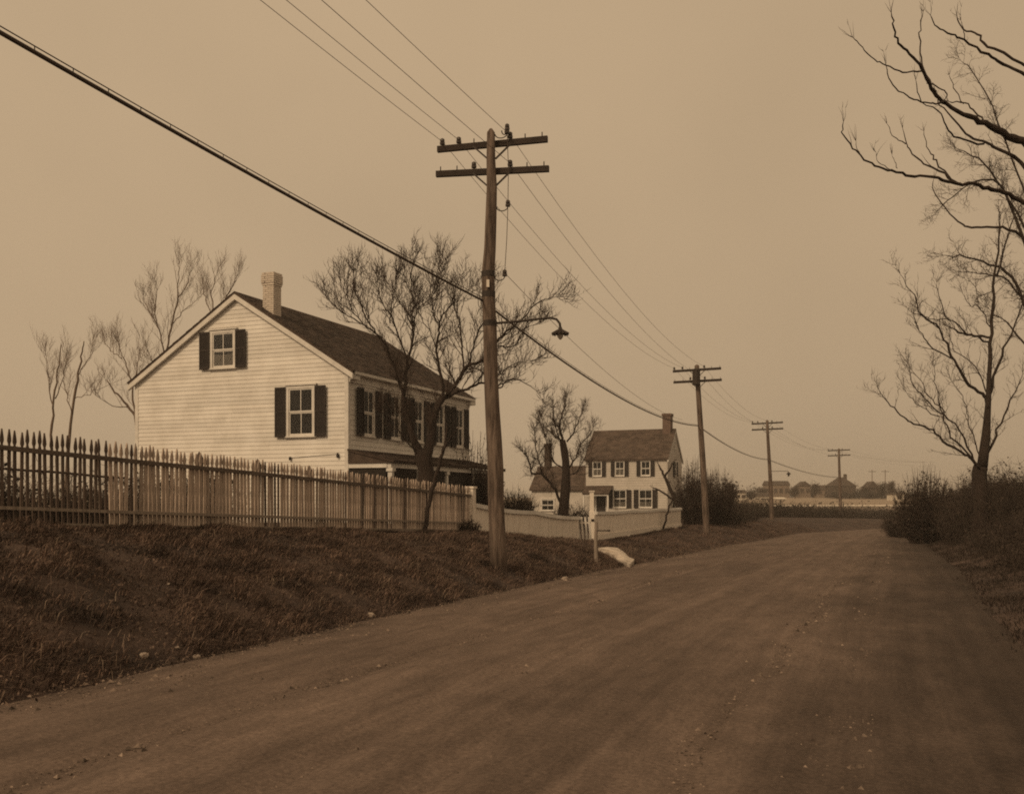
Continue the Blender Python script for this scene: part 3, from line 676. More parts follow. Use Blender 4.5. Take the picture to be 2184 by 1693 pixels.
for i in range(npk):
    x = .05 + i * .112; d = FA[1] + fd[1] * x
    kind = 'bare' if d < 15.7 or (d < 16.9 and R.random() < (16.9 - d) / 1.2) else 'picket'  # darker colour at the left end, mixing into the paler one
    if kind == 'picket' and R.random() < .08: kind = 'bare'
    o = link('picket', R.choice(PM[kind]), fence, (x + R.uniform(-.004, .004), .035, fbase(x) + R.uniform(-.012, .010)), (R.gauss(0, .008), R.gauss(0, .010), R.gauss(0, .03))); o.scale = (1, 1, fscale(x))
def frail(z, h, t, y, m_, x0=0.0, x1=FL - .1, wob=.008):
    m = MB(); n = 9; xs = np.linspace(x0, x1, n)
    zs = [fbase(a) + z * fscale(a) + R.uniform(-wob, wob) for a in xs]
    for i in range(n - 1):
        a, b = xs[i], xs[i + 1]
        m.hexa([(a, y - t, zs[i]), (b, y - t, zs[i + 1]), (b, y, zs[i + 1]), (a, y, zs[i]), (a, y - t, zs[i] + h), (b, y - t, zs[i + 1] + h), (b, y, zs[i + 1] + h), (a, y, zs[i] + h)])
    return m.build('rail', m_, fence)
frail(1.06, .07, .055, .022, M['rail']); frail(.20, .05, .07, .022, M['post'])
o = frail(-.03, .05, .035, .022, M['post']); o.name = 'kickboard'
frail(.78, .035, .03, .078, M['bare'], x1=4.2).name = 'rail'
def x_on_fence(u): r = (u - CX) / F; d = (-1.2 - .389 * 30 - 0) ; 
def fence_x(u):
    r = (u - CX) / F; d = (-1.2 - .389 * 30) / (r - .389); return (d - FA[1]) / fd[1]
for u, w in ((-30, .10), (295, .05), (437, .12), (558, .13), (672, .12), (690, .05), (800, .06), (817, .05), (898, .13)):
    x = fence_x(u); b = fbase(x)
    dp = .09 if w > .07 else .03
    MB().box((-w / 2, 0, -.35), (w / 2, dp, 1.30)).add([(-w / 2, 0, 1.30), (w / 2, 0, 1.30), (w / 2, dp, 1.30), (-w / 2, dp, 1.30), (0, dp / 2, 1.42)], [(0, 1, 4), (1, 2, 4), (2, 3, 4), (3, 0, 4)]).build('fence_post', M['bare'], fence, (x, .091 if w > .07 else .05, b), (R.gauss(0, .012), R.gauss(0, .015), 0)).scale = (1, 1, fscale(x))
MB().box((-.11, -.10, -.35), (.11, .12, 1.30)).box((-.14, -.13, 1.30), (.14, .15, 1.36)).build('end_post', M['dirty_white'], fence, (FL + .02, .02, fbase(FL) - .05))

# ------------------------------------------------------------------ low board fence in front of the second house
def board_fence(name, label, A, B, zt, zb, zk, sag, n_bay):
    A, B = np.array(A, float), np.array(B, float); d = B - A; L = float(np.hypot(*d)); d /= L
    root = tag(empty(name, (A[0], A[1], 0), math.atan2(d[1], d[0])), label, 'fence')
    lerp = lambda p, x: p[0] + (p[1] - p[0]) * x / L
    top = lambda x: lerp(zt, x) - sag * math.sin(math.pi * ((x / L * n_bay) % 1.0))
    bay = L / n_bay
    for k in range(n_bay):
        m = MB(); x0, x1 = k * bay, (k + 1) * bay; n = int(bay / .14); w = (x1 - x0) / n
        for i in range(n):
            a, b = x0 + i * w + .004, x0 + (i + 1) * w - .004; y = R.uniform(-.004, .004)
            m.hexa([(a, y - .02, lerp(zb, a)), (b, y - .02, lerp(zb, b)), (b, y, lerp(zb, b)), (a, y, lerp(zb, a)), (a, y - .02, top(a) - .10), (b, y - .02, top(b) - .10), (b, y, top(b) - .10), (a, y, top(a) - .10)])
        tag(m.build('board_panel', M['dirty_white'], root), kind='stuff')
        m = MB(); xs = np.linspace(x0, x1, 9)
        for a, b in zip(xs[:-1], xs[1:]):
            m.hexa([(a, -.10, top(a) - .13), (b, -.10, top(b) - .13), (b, .06, top(b) - .13), (a, .06, top(a) - .13), (a, -.10, top(a)), (b, -.10, top(b)), (b, .06, top(b)), (a, .06, top(a))])
        m.build('cap_board', M['white'], root)
        MB().hexa([(x0, -.06, lerp(zk, x0)), (x1, -.06, lerp(zk, x1)), (x1, -.026, lerp(zk, x1)), (x0, -.026, lerp(zk, x0)), (x0, -.06, lerp(zb, x0) + .02), (x1, -.06, lerp(zb, x1) + .02), (x1, -.026, lerp(zb, x1) + .02), (x0, -.026, lerp(zb, x0) + .02)]).build('kickboard', M['dirty_white'], root)
    for k in range(n_bay + 1):
        x = k * bay; MB().box((x - .06, .004, lerp(zk, x) - .3), (x + .06, .12, top(x) - .135)).build('fence_post', M['dirty_white'], root)
    return root
board_fence('board_fence', 'low white board fence running from tall picket fence end down to the gate', (-1.15, 30.3), (2.62, 39.85), (1.73, 1.22), (.70, .26), (.52, .06), .06, 2)
board_fence('board_fence', 'low white board fence between the gate and the tall dark hedge', (3.45, 41.9), (9.7, 58.0), (1.40, 1.50), (.40, .58), (.20, .40), .03, 3)
# gate, swung half open
gate = tag(empty('gate', (2.66, 39.95, .08), math.radians(-14)), 'white picket gate hanging ajar beside the white gate post', 'gate')
for i in range(4): MB().box((-.02, -.012, 0), (.06, .012, 1.12)).build('picket', M['white'], gate, (.02 + i * .15, -.02, 0), (0, math.radians(-5), 0))
for zz in (.2, .85): MB().box((.02, .014, zz), (.56, .05, zz + .07)).build('rail', M['dirty_white'], gate)
gp = P(1262, 1150, 41.2)
gpost = tag(empty('gate_post', (gp[0], gp[1], .05)), 'tall white wooden gate post at the break in the low board fence', 'post')
MB().box((-.10, -.10, -.2), (.10, .10, 1.35)).box((-.08, -.08, 1.35), (.08, .08, 2.15)).build('shaft', M['dirty_white'], gpost)
MB().box((-.11, -.11, 2.15), (.11, .11, 2.2)).build('post_cap', M['dirty_white'], gpost)
MB().box((-.03, -.13, .95), (.09, -.102, 1.05)).build('hinge', M['iron'], gpost)
rp = P(1272, 1212, 27.0); rz0 = gz(rp[0], rp[1])
rpost = tag(empty('roadside_post', (rp[0], rp[1], rz0)), 'thin weathered wooden post standing at the road edge before the gate', 'post')
MB().tube([(0, 0, -.2), (-.02, 0, .5), (.0, 0, 1.12 + .1 - rz0)], [.052, .05, .046], 8).build('shaft', M['post'], rpost)
MB().box((.0, -.11, .98 - rz0), (.34, -.085, 1.01 - rz0)).box((.30, -.12, .97 - rz0), (.36, -.08, 1.02 - rz0)).build('bracket', M['iron'], rpost)
# pale slab slanting from the bank to the road
def slab_stone():
    px = [(1276, 1175), (1299, 1173), (1316, 1174), (1329, 1183), (1343, 1195), (1353, 1201), (1344, 1209), (1329, 1205), (1318, 1200), (1304, 1189), (1290, 1181)]
    c = [on_ground(*q) for q in px]; o = np.mean(c, 0); n = len(c); m = MB()
    top = [q - o + (0, 0, .10 + .02 * math.sin(3 * k)) for k, q in enumerate(c)]; bot = [q - o - (0, 0, .15) for q in c]
    m.add(top + bot + [(0, 0, .16)], [(i, (i + 1) % n, 2 * n) for i in range(n)] + [tuple(range(2 * n - 1, n - 1, -1))] + [(i, i + n, (i + 1) % n + n, (i + 1) % n) for i in range(n)])
    ob = m.build('stone_slab', M['slab'], None, tuple(o))
    return tag(ob, 'broken pale stone slab slanting from the bank onto the road', 'stone slab')
slab_stone()

# ------------------------------------------------------------------ utility poles
AH = math.radians(11)                                   # crossarms square to the line of poles
AX, AY = math.cos(AH), -math.sin(AH)
def hook(parent, base, side, out=.26):                  # iron J-hook with an insulator, sticking out along the arm direction
    m = MB(); pts = []
    for k in range(9):
        a = math.pi * k / 8; pts.append(np.array(base) + np.array([AX, AY, 0]) * (side * (out * .5 - out * .5 * math.cos(a))) + np.array([0, 0, -.09 * math.sin(a)]))
    m.tube(pts, .012, 6); h = m.build('hook', M['iron'], parent)
    e = pts[-1]; MB().lathe([(.02, -.01), (.052, 0), (.056, .05), (.035, .06), (.05, .075), (.045, .12), (.02, .14)], tuple(e)).build('insulator', M['glassy'], h)
    return e + np.array([0, 0, .07])
def crossarm(parent, c, roll, length, pins, dark='arm', brace=True, sec=(.095, .125)):
    """c: centre relative to the pole's base; pins: list of (offset along arm, has insulator). Returns insulator tops."""
    rot = (0, 0, math.atan2(AY, AX))
    m = MB().hexa([(-length / 2, -sec[0] / 2, -sec[1] / 2 - roll), (length / 2, -sec[0] / 2, -sec[1] / 2 + roll), (length / 2, sec[0] / 2, -sec[1] / 2 + roll), (-length / 2, sec[0] / 2, -sec[1] / 2 - roll),
                   (-length / 2, -sec[0] / 2, sec[1] / 2 - roll), (length / 2, -sec[0] / 2, sec[1] / 2 + roll), (length / 2, sec[0] / 2, sec[1] / 2 + roll), (-length / 2, sec[0] / 2, sec[1] / 2 - roll)])
    arm = m.build('crossarm', M[dark], parent, tuple(c), rot)
    out = {}
    for i, (x, ins) in enumerate(pins):
        zb = sec[1] / 2 + roll * x / (length / 2)
        MB().tube([(x, 0, zb - .01), (x, 0, zb + .10)], .012, 6).build('pin', M['iron'], arm)
        if ins: MB().lathe([(.025, .03), (.055, .035), (.06, .08), (.035, .095), (.052, .105), (.048, .15), (.02, .17)], (x, 0, zb)).build('insulator', M['glassy'], arm)
        out[i] = np.array(c) + np.array([AX * x, AY * x, zb + .10])
    if brace:
        for sg in (-1, 1):
            a = np.array(c) + np.array([AX * .42 * sg, AY * .42 * sg - .06, -sec[1] / 2 + .03]); b = np.array(c) + np.array([AX * .08 * sg, AY * .08 * sg - .12, -.36])
            MB().beam(a, b, .035, .035).build('brace', M['iron'], parent)
    return out
D1 = 21.7
pb = P(1066, 1215, D1); pole1 = tag(empty('utility_pole', (pb[0], pb[1], gz(pb[0], pb[1]))), 'nearest and tallest utility pole, crooked shaft carrying the curved street lamp arm', 'utility pole', 'utility poles along the road')
B1 = np.array(pole1.location)
shaft = [(1047, 275, 6), (1047, 283, 17), (1047, 340, 19), (1049, 400, 22), (1047, 470, 24), (1045, 530, 25), (1041, 585, 28), (1042, 640, 28), (1045, 700, 29), (1047, 800, 30), (1050, 870, 31), (1054, 940, 33), (1057, 1000, 34), (1058, 1080, 34), (1062, 1160, 35), (1066, 1235, 37)]
MB().tube([P(u, v, D1) - B1 for u, v, w in shaft], [w / 2 / F * D1 for u, v, w in shaft], 14).build('shaft', M['pole'], pole1, smooth=True)
def rel(u, v, d): return P(u, v, d) - B1
ca = rel(1049, 303, D1) + np.array([0, .15, 0]); cb_ = rel(1049, 361, D1) + np.array([0, .16, 0])
ti = lambda us, d=D1: [((u - 1049) / F * d / AX) for u in us]
pins_u = crossarm(pole1, ca, .03, 2.44, list(zip(ti([941, 977, 1010, 1088, 1120, 1156]), [1, 1, 0, 1, 0, 0])))
pins_l = crossarm(pole1, cb_, -.02, 2.5, list(zip(ti([937, 973, 1010, 1088, 1124, 1160]), [0, 0, 1, 1, 0, 0])))
h1 = hook(pole1, rel(1056, 287, D1), 1, .26); h2 = hook(pole1, rel(1070, 285, D1) + np.array([0, 0, .06]), 1, .12)
h3 = hook(pole1, rel(1059, 442, D1), 1, .25); h4 = hook(pole1, rel(1055, 590, D1), 1, .22)
MB().tube([h1, (h1 + h3) / 2 + np.array([.02, 0, 0]), h3], .008, 5).tube([h3, (h3 + h4) / 2 + np.array([.01, 0, 0]), h4], .008, 5).build('drop_wire', M['wire'], pole1)
for v in (585, 628, 690): 
    c = [q for q in shaft if q[1] >= v][0]; MB().tube([rel(c[0], v + 6, D1), rel(c[0], v - 6, D1)], (c[2] / 2 / F * D1) + .006, 14).build('pole_band', M['iron'], pole1)
MB().box((-.03, -.025, 0), (.03, 0, .16)).build('number_plate', M['dirty_white'], pole1, tuple(rel(1041, 616, D1) + np.array([0, -.155, 0])))
# street lamp on the first pole
lb = P(1058, 690, D1)
lamp = tag(empty('street_lamp', tuple(lb)), 'gooseneck street lamp with radial shade on the nearest utility pole', 'street lamp', 'gooseneck street lamps on the poles')
lp = [P(u, v, D1 + (u - 1058) * -.0022) - lb for u, v in ((1054, 690), (1070, 688), (1110, 685), (1150, 680), (1175, 678), (1187, 681), (1194, 690), (1195, 700))]
MB().tube(lp, .026, 8).build('arm', M['iron'], lamp, smooth=True)
e = lp[-1]
MB().lathe([(.03, .03), (.04, 0), (.05, -.05)], tuple(e)).build('socket', M['iron'], lamp)
mm = MB(); n = 14
for i in range(n):                                      # fluted radial reflector
    a0, a1 = 2 * math.pi * i / n, 2 * math.pi * (i + 1) / n; am = (a0 + a1) / 2
    q = lambda a, rr, z: (e[0] + rr * math.cos(a), e[1] + rr * math.sin(a), e[2] + z)
    mm.add([q(a0, .05, -.02), q(a1, .05, -.02), q(a1, .17, -.145), q(am, .19, -.10), q(a0, .17, -.145), q(a1, .17, -.157), q(am, .19, -.112), q(a0, .17, -.157), q(a0, .05, -.034), q(a1, .05, -.034)], [(0, 1, 2, 3, 4), (9, 8, 7, 6, 5), (4, 3, 6, 7), (3, 2, 5, 6)])
mm.build('shade', M['iron'], lamp)
MB().lathe([(.03, -.05), (.06, -.12), (.065, -.18), (.02, -.24)], tuple(e)).build('bulb', M['lamp_glass'], lamp, smooth=True)

def far_pole(u0, v0, u1, v1, d, label, au, al, aw, w0, w1, transformer=False, third=None):
    b = P(u0, v0, d); zg = gz(b[0], b[1]); root = tag(empty('utility_pole', (b[0], b[1], min(zg, b[2]))), label, 'utility pole', 'utility poles along the road'); B = np.array(root.location)
    n = 7; pts = []; rad = []
    for i in range(n):
        k = i / (n - 1); u = u0 + (u1 - u0) * k + math.sin(k * 5) * .8; v = v0 + (v1 - v0) * k; pts.append(P(u, v, d) - B); rad.append((w0 + (w1 - w0) * k) / 2 / F * d)
    pts.insert(0, pts[0] - np.array([0, 0, .6])); rad.insert(0, rad[0]); pts.append(pts[-1] + np.array([0, 0, .06])); rad.append(rad[-1] * .4)
    MB().tube(pts, rad, 10).build('shaft', M['pole'], root, smooth=True)
    L = aw / F * d / AX; out = []
    for v, roll in ((au, .05), (al, .04)):
        k = (v - v0) / (v1 - v0); c = P(u0 + (u1 - u0) * k, v, d) - B + np.array([0, .15, 0])
        pos = [-L * .47, -L * .30, -L * .15, L * .15, L * .30, L * .47]
        pp = crossarm(root, c, roll, L, list(zip(pos, [1, 1, 0, 1, 0, 0] if v == au else [0, 0, 1, 1, 0, 0])))
        out.append({i: p + B for i, p in pp.items()})
    if transformer:
        c = P(u0 + (u1 - u0) * .97, (au + al) / 2 + 6, d) - B - np.array([FX, FY, 0]) * .32
        MB().lathe([(.05, .5), (.22, .42), (.23, .38), (.21, .36), (.21, -.36), (.23, -.38), (.2, -.42)], tuple(c), 12).build('transformer', M['iron'], root)
    return root, out
D2, D3, D4 = 54.5, 87.0, 128.0
pole2, w2p = far_pole(1508, 1157, 1487, 780, D2, 'second utility pole, leaning slightly, with a transformer between its crossarms beside the hedge', 788, 812, 100, 15, 10, True)
pole3, w3p = far_pole(1647, 1132, 1637, 897, D3, 'third utility pole, pale at its foot, standing at the bend before dark scrub', 902, 915, 64, 10, 6)
pole4, w4p = far_pole(1792, 1117, 1790, 957, D4, 'most distant of the large utility poles, in front of the dark gabled farmhouse', 960, 971, 45, 8, 4.5)
# lamp on the third pole
lb = P(1646, 1005, D3); lamp3 = tag(empty('street_lamp', tuple(lb)), 'tiny street lamp on a straight bracket from the third utility pole', 'street lamp', 'gooseneck street lamps on the poles')
q3 = [P(u, v, D3) - lb for u, v in ((1643, 1005), (1660, 1004.5), (1680, 1004.5), (1682, 1007))]
MB().tube(q3, .025, 6).build('arm', M['iron'], lamp3); MB().lathe([(.04, .03), (.09, -.03), (.22, -.14), (.2, -.16), (.09, -.17), (.09, -.3), (.03, -.36)], tuple(q3[-1])).build('shade', M['iron'], lamp3)

# ------------------------------------------------------------------ wires
def span(a, b, sag, n=18):
    a, b = np.array(a, float), np.array(b, float); t = np.linspace(0, 1, n)[:, None]
    p = a + (b - a) * t; p[:, 2] -= (4 * sag * t * (1 - t))[:, 0]; return p
back = np.array([-math.sin(math.radians(20)), -math.cos(math.radians(20)), 0]) * 33.0
def line_wire(label, i1, arm1, z0):
    a = B1 + (pins_u if arm1 == 0 else pins_l)[i1]
    chain = [a + back + np.array([0, 0, z0]), a, w2p[arm1][i1], w3p[arm1][i1], w4p[arm1][i1], w4p[arm1][i1] + np.array([26, 34, -.2])]
    m = MB(); pts = []
    for k, (p, q) in enumerate(zip(chain[:-1], chain[1:])):
        s = span(p, q, (.30, .75, .7, .8, .5)[k]); pts += list(s if k == 0 else s[1:])
    o = np.array(pts[0]); m.tube([q - o for q in pts], .0055, 5)
    ob = m.build('overhead_wire', M['wire'], None, tuple(o)); return tag(ob, label, 'wire', 'bare line wires between the poles')
line_wire('thin line wire on the leftmost insulator of the upper crossarms', 0, 0, .25)
line_wire('thin line wire on the second insulator of the upper crossarms', 1, 0, .25)
line_wire('thin line wire on the insulator right of the shaft, upper crossarms', 3, 0, .25)
line_wire('thin line wire on the insulator right of the shaft, lower crossarms', 3, 1, .25)
# heavy telephone cable slung under a strand
def cable():
    at = [P(1043, 641, D1) + np.array([-.16, -.06, 0]), P(1493, 908, D2) + np.array([-.12, -.05, 0]), P(1640, 980, D3) + np.array([-.1, -.05, 0]), P(1791, 1018, D4) + np.array([-.08, -.05, 0])]
    chain = [at[0] + back + np.array([0, 0, 1.25])] + at
    pts = []
    for k, (p, q) in enumerate(zip(chain[:-1], chain[1:])):
        s = span(p, q, (.30, .62, .42, .35)[k], 26); pts += list(s if k == 0 else s[1:])
    o = np.array(pts[0]); pts = [q - o for q in pts]
    root = tag(empty('telephone_cable', tuple(o)), 'thick telephone cable slung in rings under a strand from pole to pole', 'cable')
    MB().tube(pts, .024, 8).build('cable', M['wire'], root, smooth=True)
    upz = np.array([0, 0, .062]); MB().tube([q + upz for q in pts], .007, 5).build('strand', M['wire'], root)
    m = MB(); pa = np.array(pts); seg = np.linalg.norm(np.diff(pa, axis=0), axis=1); al = np.concatenate([[0], np.cumsum(seg)])
    for s in np.arange(12, min(al[-1], 72), .52):
        c = np.array([np.interp(s, al, pa[:, j]) for j in range(3)])
        m.beam(c + (0, 0, -.02), c + (0, 0, .066), .006, .012)
    tag(m.build('suspension_rings', M['iron'], root), kind='stuff')
cable()
tag(MB().tube([q - (B1 + h4) for q in span(B1 + h4, np.array(w2p[1][0]) + np.array([.4, 0, -2.2]), .55)], .006, 5).build('service_wire', M['wire'], None, tuple(B1 + h4)), 'service wire running from the lowest hook of the nearest pole to the second pole', 'wire')

# ------------------------------------------------------------------ bare trees
def resample(pts, rad, step):
    pts = np.array(pts, float); seg = np.linalg.norm(np.diff(pts, axis=0), axis=1); al = np.concatenate([[0], np.cumsum(seg)])
    s = np.arange(step * .5, al[-1], step); 
    return [(np.array([np.interp(a, al, pts[:, j]) for j in range(3)]), np.interp(a, al, rad), a / al[-1],
             (lambda i: (pts[i + 1] - pts[i]) / (seg[i] + 1e-9))(min(np.searchsorted(al, a, 'right') - 1, len(seg) - 1))) for a in s]
def twig_line(p, d, length, r0, rng, upb, wob=.12):
    pts = [p]; rad = [r0]; d = d / np.linalg.norm(d)
    for k in range(5):
        d = d + np.array([rng.gauss(0, wob), rng.gauss(0, wob), rng.gauss(0, wob) + upb]); d /= np.linalg.norm(d)
        pts.append(pts[-1] + d * length / 5); rad.append(r0 * (1 - .17 * (k + 1)))
    return pts, rad
def sprout(out, line, level, rng, P_):
    pts, rad = line
    L = sum(np.linalg.norm(np.array(pts[i + 1]) - pts[i]) for i in range(len(pts) - 1))
    if level == 0:                                       # the limb's tip breaks up into twigs
        d = np.array(pts[-1]) - pts[-2]; d /= np.linalg.norm(d) + 1e-9
        for q in range(4):
            tw = twig_line(np.array(pts[-1]), d + np.array([rng.gauss(0, .3), rng.gauss(0, .3), rng.gauss(.1, .25)]), P_['len'][0] * rng.uniform(.35, .7), max(P_['rmin'], min(rad[-1], P_['r'][0])), rng, P_.get('upb', .1)); out.append(tw)
            if len(P_['step']) > 1: sprout(out, tw, 1, rng, P_)
    for (p, r, f, d) in resample(pts, rad, P_['step'][level]):
        if f < P_.get('from', (.15, .1, .05))[level] or rng.random() < P_.get('skip', .25): continue
        az = rng.uniform(0, 2 * math.pi); ref = np.array([0, 0, 1.0]) if abs(d[2]) < .9 else np.array([1.0, 0, 0])
        a = np.cross(d, ref); a /= np.linalg.norm(a); b = np.cross(d, a)
        ang = math.radians(rng.uniform(28, 62)); nd = d * math.cos(ang) + (a * math.cos(az) + b * math.sin(az)) * math.sin(ang)
        nd = nd + np.array([0, 0, P_.get('lift', .35)])
        ln = P_['len'][level] * rng.uniform(.45, 1.15) * (1.1 - .45 * f); r0 = max(P_['rmin'], min(r * .62, P_['r'][level]))
        tw = twig_line(p, nd, ln, r0, rng, P_.get('upb', .10), P_.get('wob', .12)); out.append(tw)
        if level + 1 < len(P_['step']): sprout(out, tw, level + 1, rng, P_)
def crown_mesh(name, lines, mat_, parent, n=3):
    Pt = np.array([l[0] for l in lines]); Rd = np.array([l[1] for l in lines])
    V, q = batch_tubes(Pt, Rd, n); return link(name, np_mesh(name, V, [q], mat_), parent)
def traced_tree(name, label, base, d, limbs, prm, seed, bark='bark', twig='twig', cat='tree', group=None, spread=1.0, n_twig=3, trunk_n=2):
    """limbs: list of ([(u,v)...], width px at start, width px at end, depth change over its length)"""
    rng = random.Random(seed); b = P(*base, d); root = tag(empty(name, (b[0], b[1], gz(b[0], b[1]))), label, cat, group); B = np.array(root.location)
    out = []
    for k, (px, w0, w1, dd) in enumerate(limbs):
        n = len(px); d0 = dd[0] if isinstance(dd, tuple) else 0.0; d1 = dd[1] if isinstance(dd, tuple) else dd
        pts = []; rad = []
        for i, (u, v) in enumerate(px):
            t = i / max(1, n - 1); di = d + d0 + (d1 - d0) * t
            pts.append(P(u, v, di) - B + np.array([0, rng.gauss(0, .03), 0])); th_ = prm.get('thin', 1.0); rad.append((w0 + (w1 - w0) * t) / 2 / F * d * (1.0 if k == 0 else 1 - (1 - th_) * min(1, t * 2.5) if k < 4 and w0 > 20 else th_))
        if k == 0: pts.insert(0, pts[0] - np.array([0, 0, .8])); rad.insert(0, rad[0] * 1.15)
        # smooth curve through the points, with small knots and bends of its own
        fp, fr = [], []; A = [pts[0] * 2 - pts[1]] + pts + [pts[-1] * 2 - pts[-2]]
        for i in range(len(pts) - 1):
            p0, p1, p2, p3 = A[i:i + 4]; sg = np.linalg.norm(p2 - p1); ns = 2 if rad[i] > .09 else 4
            for q in range(ns):
                t = q / ns; c = .5 * (2 * p1 + (p2 - p0) * t + (2 * p0 - 5 * p1 + 4 * p2 - p3) * t * t + (3 * p1 - p0 - 3 * p2 + p3) * t ** 3)
                jt = min(.03, sg * .03) * (.3 if rad[i] > .09 else 1); rr = rad[i] + (rad[i + 1] - rad[i]) * t
                fp.append(c + np.array([rng.gauss(0, jt), rng.gauss(0, jt), rng.gauss(0, jt)]) if (i or q) else c); fr.append(rr * rng.uniform(.92, 1.10))
        fp.append(pts[-1]); fr.append(rad[-1] * (1.0 if k == 0 else .6))
        MB().tube(fp, fr, 9 if w0 > 8 else 6).build('trunk' if k < trunk_n else 'limb', M[bark], root, smooth=True)
        if k > 0 or prm.get('trunk_sprout'): sprout(out, (fp, fr), 0, rng, prm)
    if out: crown_mesh('crown', out, M[twig], root, n_twig)
    return root

za = lambda x, y: (698.4 + x * .2578, 538.4 + y * .2578)
T1 = [
 ([(912, 1085), (909.5, 1020), (905, 985), (900, 962)], 42, 30, 0),
 ([(904, 985), (917, 945), (922.7, 899), (935.6, 861), (951, 843)], 30, 24, .5),
 ([(903, 985), (889, 952), (877, 922), (863, 848), (867, 804), (874, 757), (881, 703), (876, 678)], 24, 6, .6),
 ([(868, 880), (853, 822), (835, 770), (822, 734), (801, 711), (776, 693), (750, 678), (724, 662), (703, 641)], 11, 2, (.2, -.8)),
 ([(801, 711), (781, 678), (770, 649), (757, 616), (755, 585)], 6, 2, (-.3, -.9)),
 ([(776, 693), (755, 668), (742, 641), (727, 600)], 5, 1.5, (-.5, .4)),
 ([(870, 770), (848, 708), (832, 672), (814, 641), (804, 603)], 7, 2, (.4, 1.1)),
 ([(832, 690), (836, 650), (842, 616), (846, 585)], 5, 1.5, (.7, .2)),
 ([(878, 695), (866, 662), (843, 631), (822, 600)], 5, 1.5, (.5, 1.2)),
 ([(880, 700), (889, 662), (912, 641), (930, 616), (940, 585)], 5, 1.5, (.5, -.6)),
 ([(881, 690), (879, 636), (876, 590), (880, 560)], 5, 1.5, (.6, .1)),
 ([(948, 850), (941, 801), (932, 757), (933, 719), (939, 688), (946, 667), (972, 646), (990, 623)], 13, 2, (.5, 1.2)),
 ([(938, 688), (930, 683), (921, 652), (928, 603), (935, 565)], 6, 1.5, (.9, .3)),
 ([(931, 760), (928, 737), (915, 706), (894, 667), (886, 630)], 6, 1.5, (.7, 1.3)),
 ([(951, 845), (972, 819), (990, 788), (1003, 778), (1033, 765), (1059, 729), (1080, 708), (1111, 683), (1137, 654), (1162, 639), (1186, 634)], 17, 1.5, (.5, -.6)),
 ([(990, 790), (987, 757), (982, 713), (977, 680), (969, 654), (972, 615)], 8, 1.5, (.4, .9)),
 ([(1000, 778), (1013, 724), (1031, 683), (1040, 640), (1046, 600)], 8, 1.5, (.3, -.5)),
 ([(960, 838), (969, 819), (959, 788)], 9, 6, .4),
 ([(951, 848), (977, 835), (997, 829), (1021, 817), (1045, 822), (1067, 827), (1080, 811), (1101, 809), (1137, 827), (1155, 850)], 12, 1.5, (.5, -.9)),
 ([(1050, 738), (1085, 740), (1103, 733), (1121, 700), (1150, 690)], 6, 1.5, (.3, .9)),
 ([(1003, 778), (1020, 790), (1060, 800), (1095, 775), (1130, 770)], 6, 1.5, (.2, -.8)),
 ([(905, 985), (885, 960), (860, 930), (838, 900), (815, 880)], 6, 1.5, (.1, -1.1)),
]
PR1 = dict(thin=.55, step=(.13, .12, .10), len=(1.15, .66, .34), r=(.018, .011, .008), rmin=.0075, lift=.42, upb=.08, wob=.15, skip=.18)
traced_tree('bare_tree', 'large bare gnarled tree with pruned limbs in front of the white clapboard house', (910, 1075), 31.0, T1, PR1, 3)

T2 = [
 ([(1201, 1092), (1206, 1042), (1206, 983), (1199, 939)], 24, 13, 0),
 ([(1199, 941), (1194, 908), (1204, 870), (1208, 848)], 11, 2, .3),
 ([(1199, 1076), (1178, 1037), (1155, 1011), (1134, 1009), (1129, 983), (1116, 965)], 12, 3, -.9),
 ([(1204, 944), (1178, 924), (1160, 908), (1156, 895)], 8, 2, .6),
 ([(1209, 942), (1222, 924), (1232, 903), (1240, 882)], 7, 2, -.5),
 ([(1206, 1000), (1183, 986), (1173, 960), (1163, 931), (1155, 905)], 7, 2, .9),
 ([(1207, 1010), (1228, 975), (1240, 945), (1254, 932), (1264, 915)], 7, 2, .4),
 ([(1205, 960), (1190, 925), (1180, 892), (1181, 872)], 6, 2, -.7),
 ([(1206, 1020), (1235, 1000), (1250, 965)], 6, 2, -.6),
 ([(1155, 1011), (1150, 985), (1143, 950), (1140, 920)], 6, 2, -.7),
]
PR2 = dict(thin=.55, step=(.10, .085, .09), len=(.90, .5, .3), r=(.018, .011, .008), rmin=.0075, lift=.22, upb=.06, skip=.12, wob=.15, trunk_sprout=False)
traced_tree('bare_tree', 'dark bushy bare tree with forked trunk behind the low fence near the second house', (1201, 1092), 47.0, T2, PR2, 5)

# leaning sapling before the picket fence, small pruned tree and stake by the hedge
PRs = dict(step=(.5, .3), len=(.4, .2), r=(.010, .006), rmin=.004, lift=.3, upb=.05, skip=.5)
traced_tree('leaning_sapling', 'thin dark leaning sapling rooted on the bank outside the picket fence', (903, 1146), 26.2, [([(903, 1146), (912, 1090), (925, 1035), (938, 985), (947, 955)], 10, 7, .3), ([(946, 958), (952, 920), (950, 890)], 6, 2, .2), ([(944, 965), (962, 930), (975, 915)], 4, 1.5, -.2)], PRs, 11)
traced_tree('pruned_tree', 'small leaning pruned tree with knobbly head at the second house gable corner', (1447, 1088), 60.0, [([(1449, 1092), (1437, 1060), (1424, 1030), (1417, 1015)], 8, 6, 0), ([(1418, 1018), (1410, 1002), (1404, 990)], 6, 3, .3), ([(1417, 1016), (1428, 1000), (1436, 985)], 5, 2.5, -.3), ([(1437, 1066), (1418, 1053), (1402, 1043), (1392, 1040)], 5, 3, .2)], dict(step=(.22, .2), len=(.5, .25), r=(.014, .008), rmin=.007, lift=.6, upb=.1, skip=.2), 12)
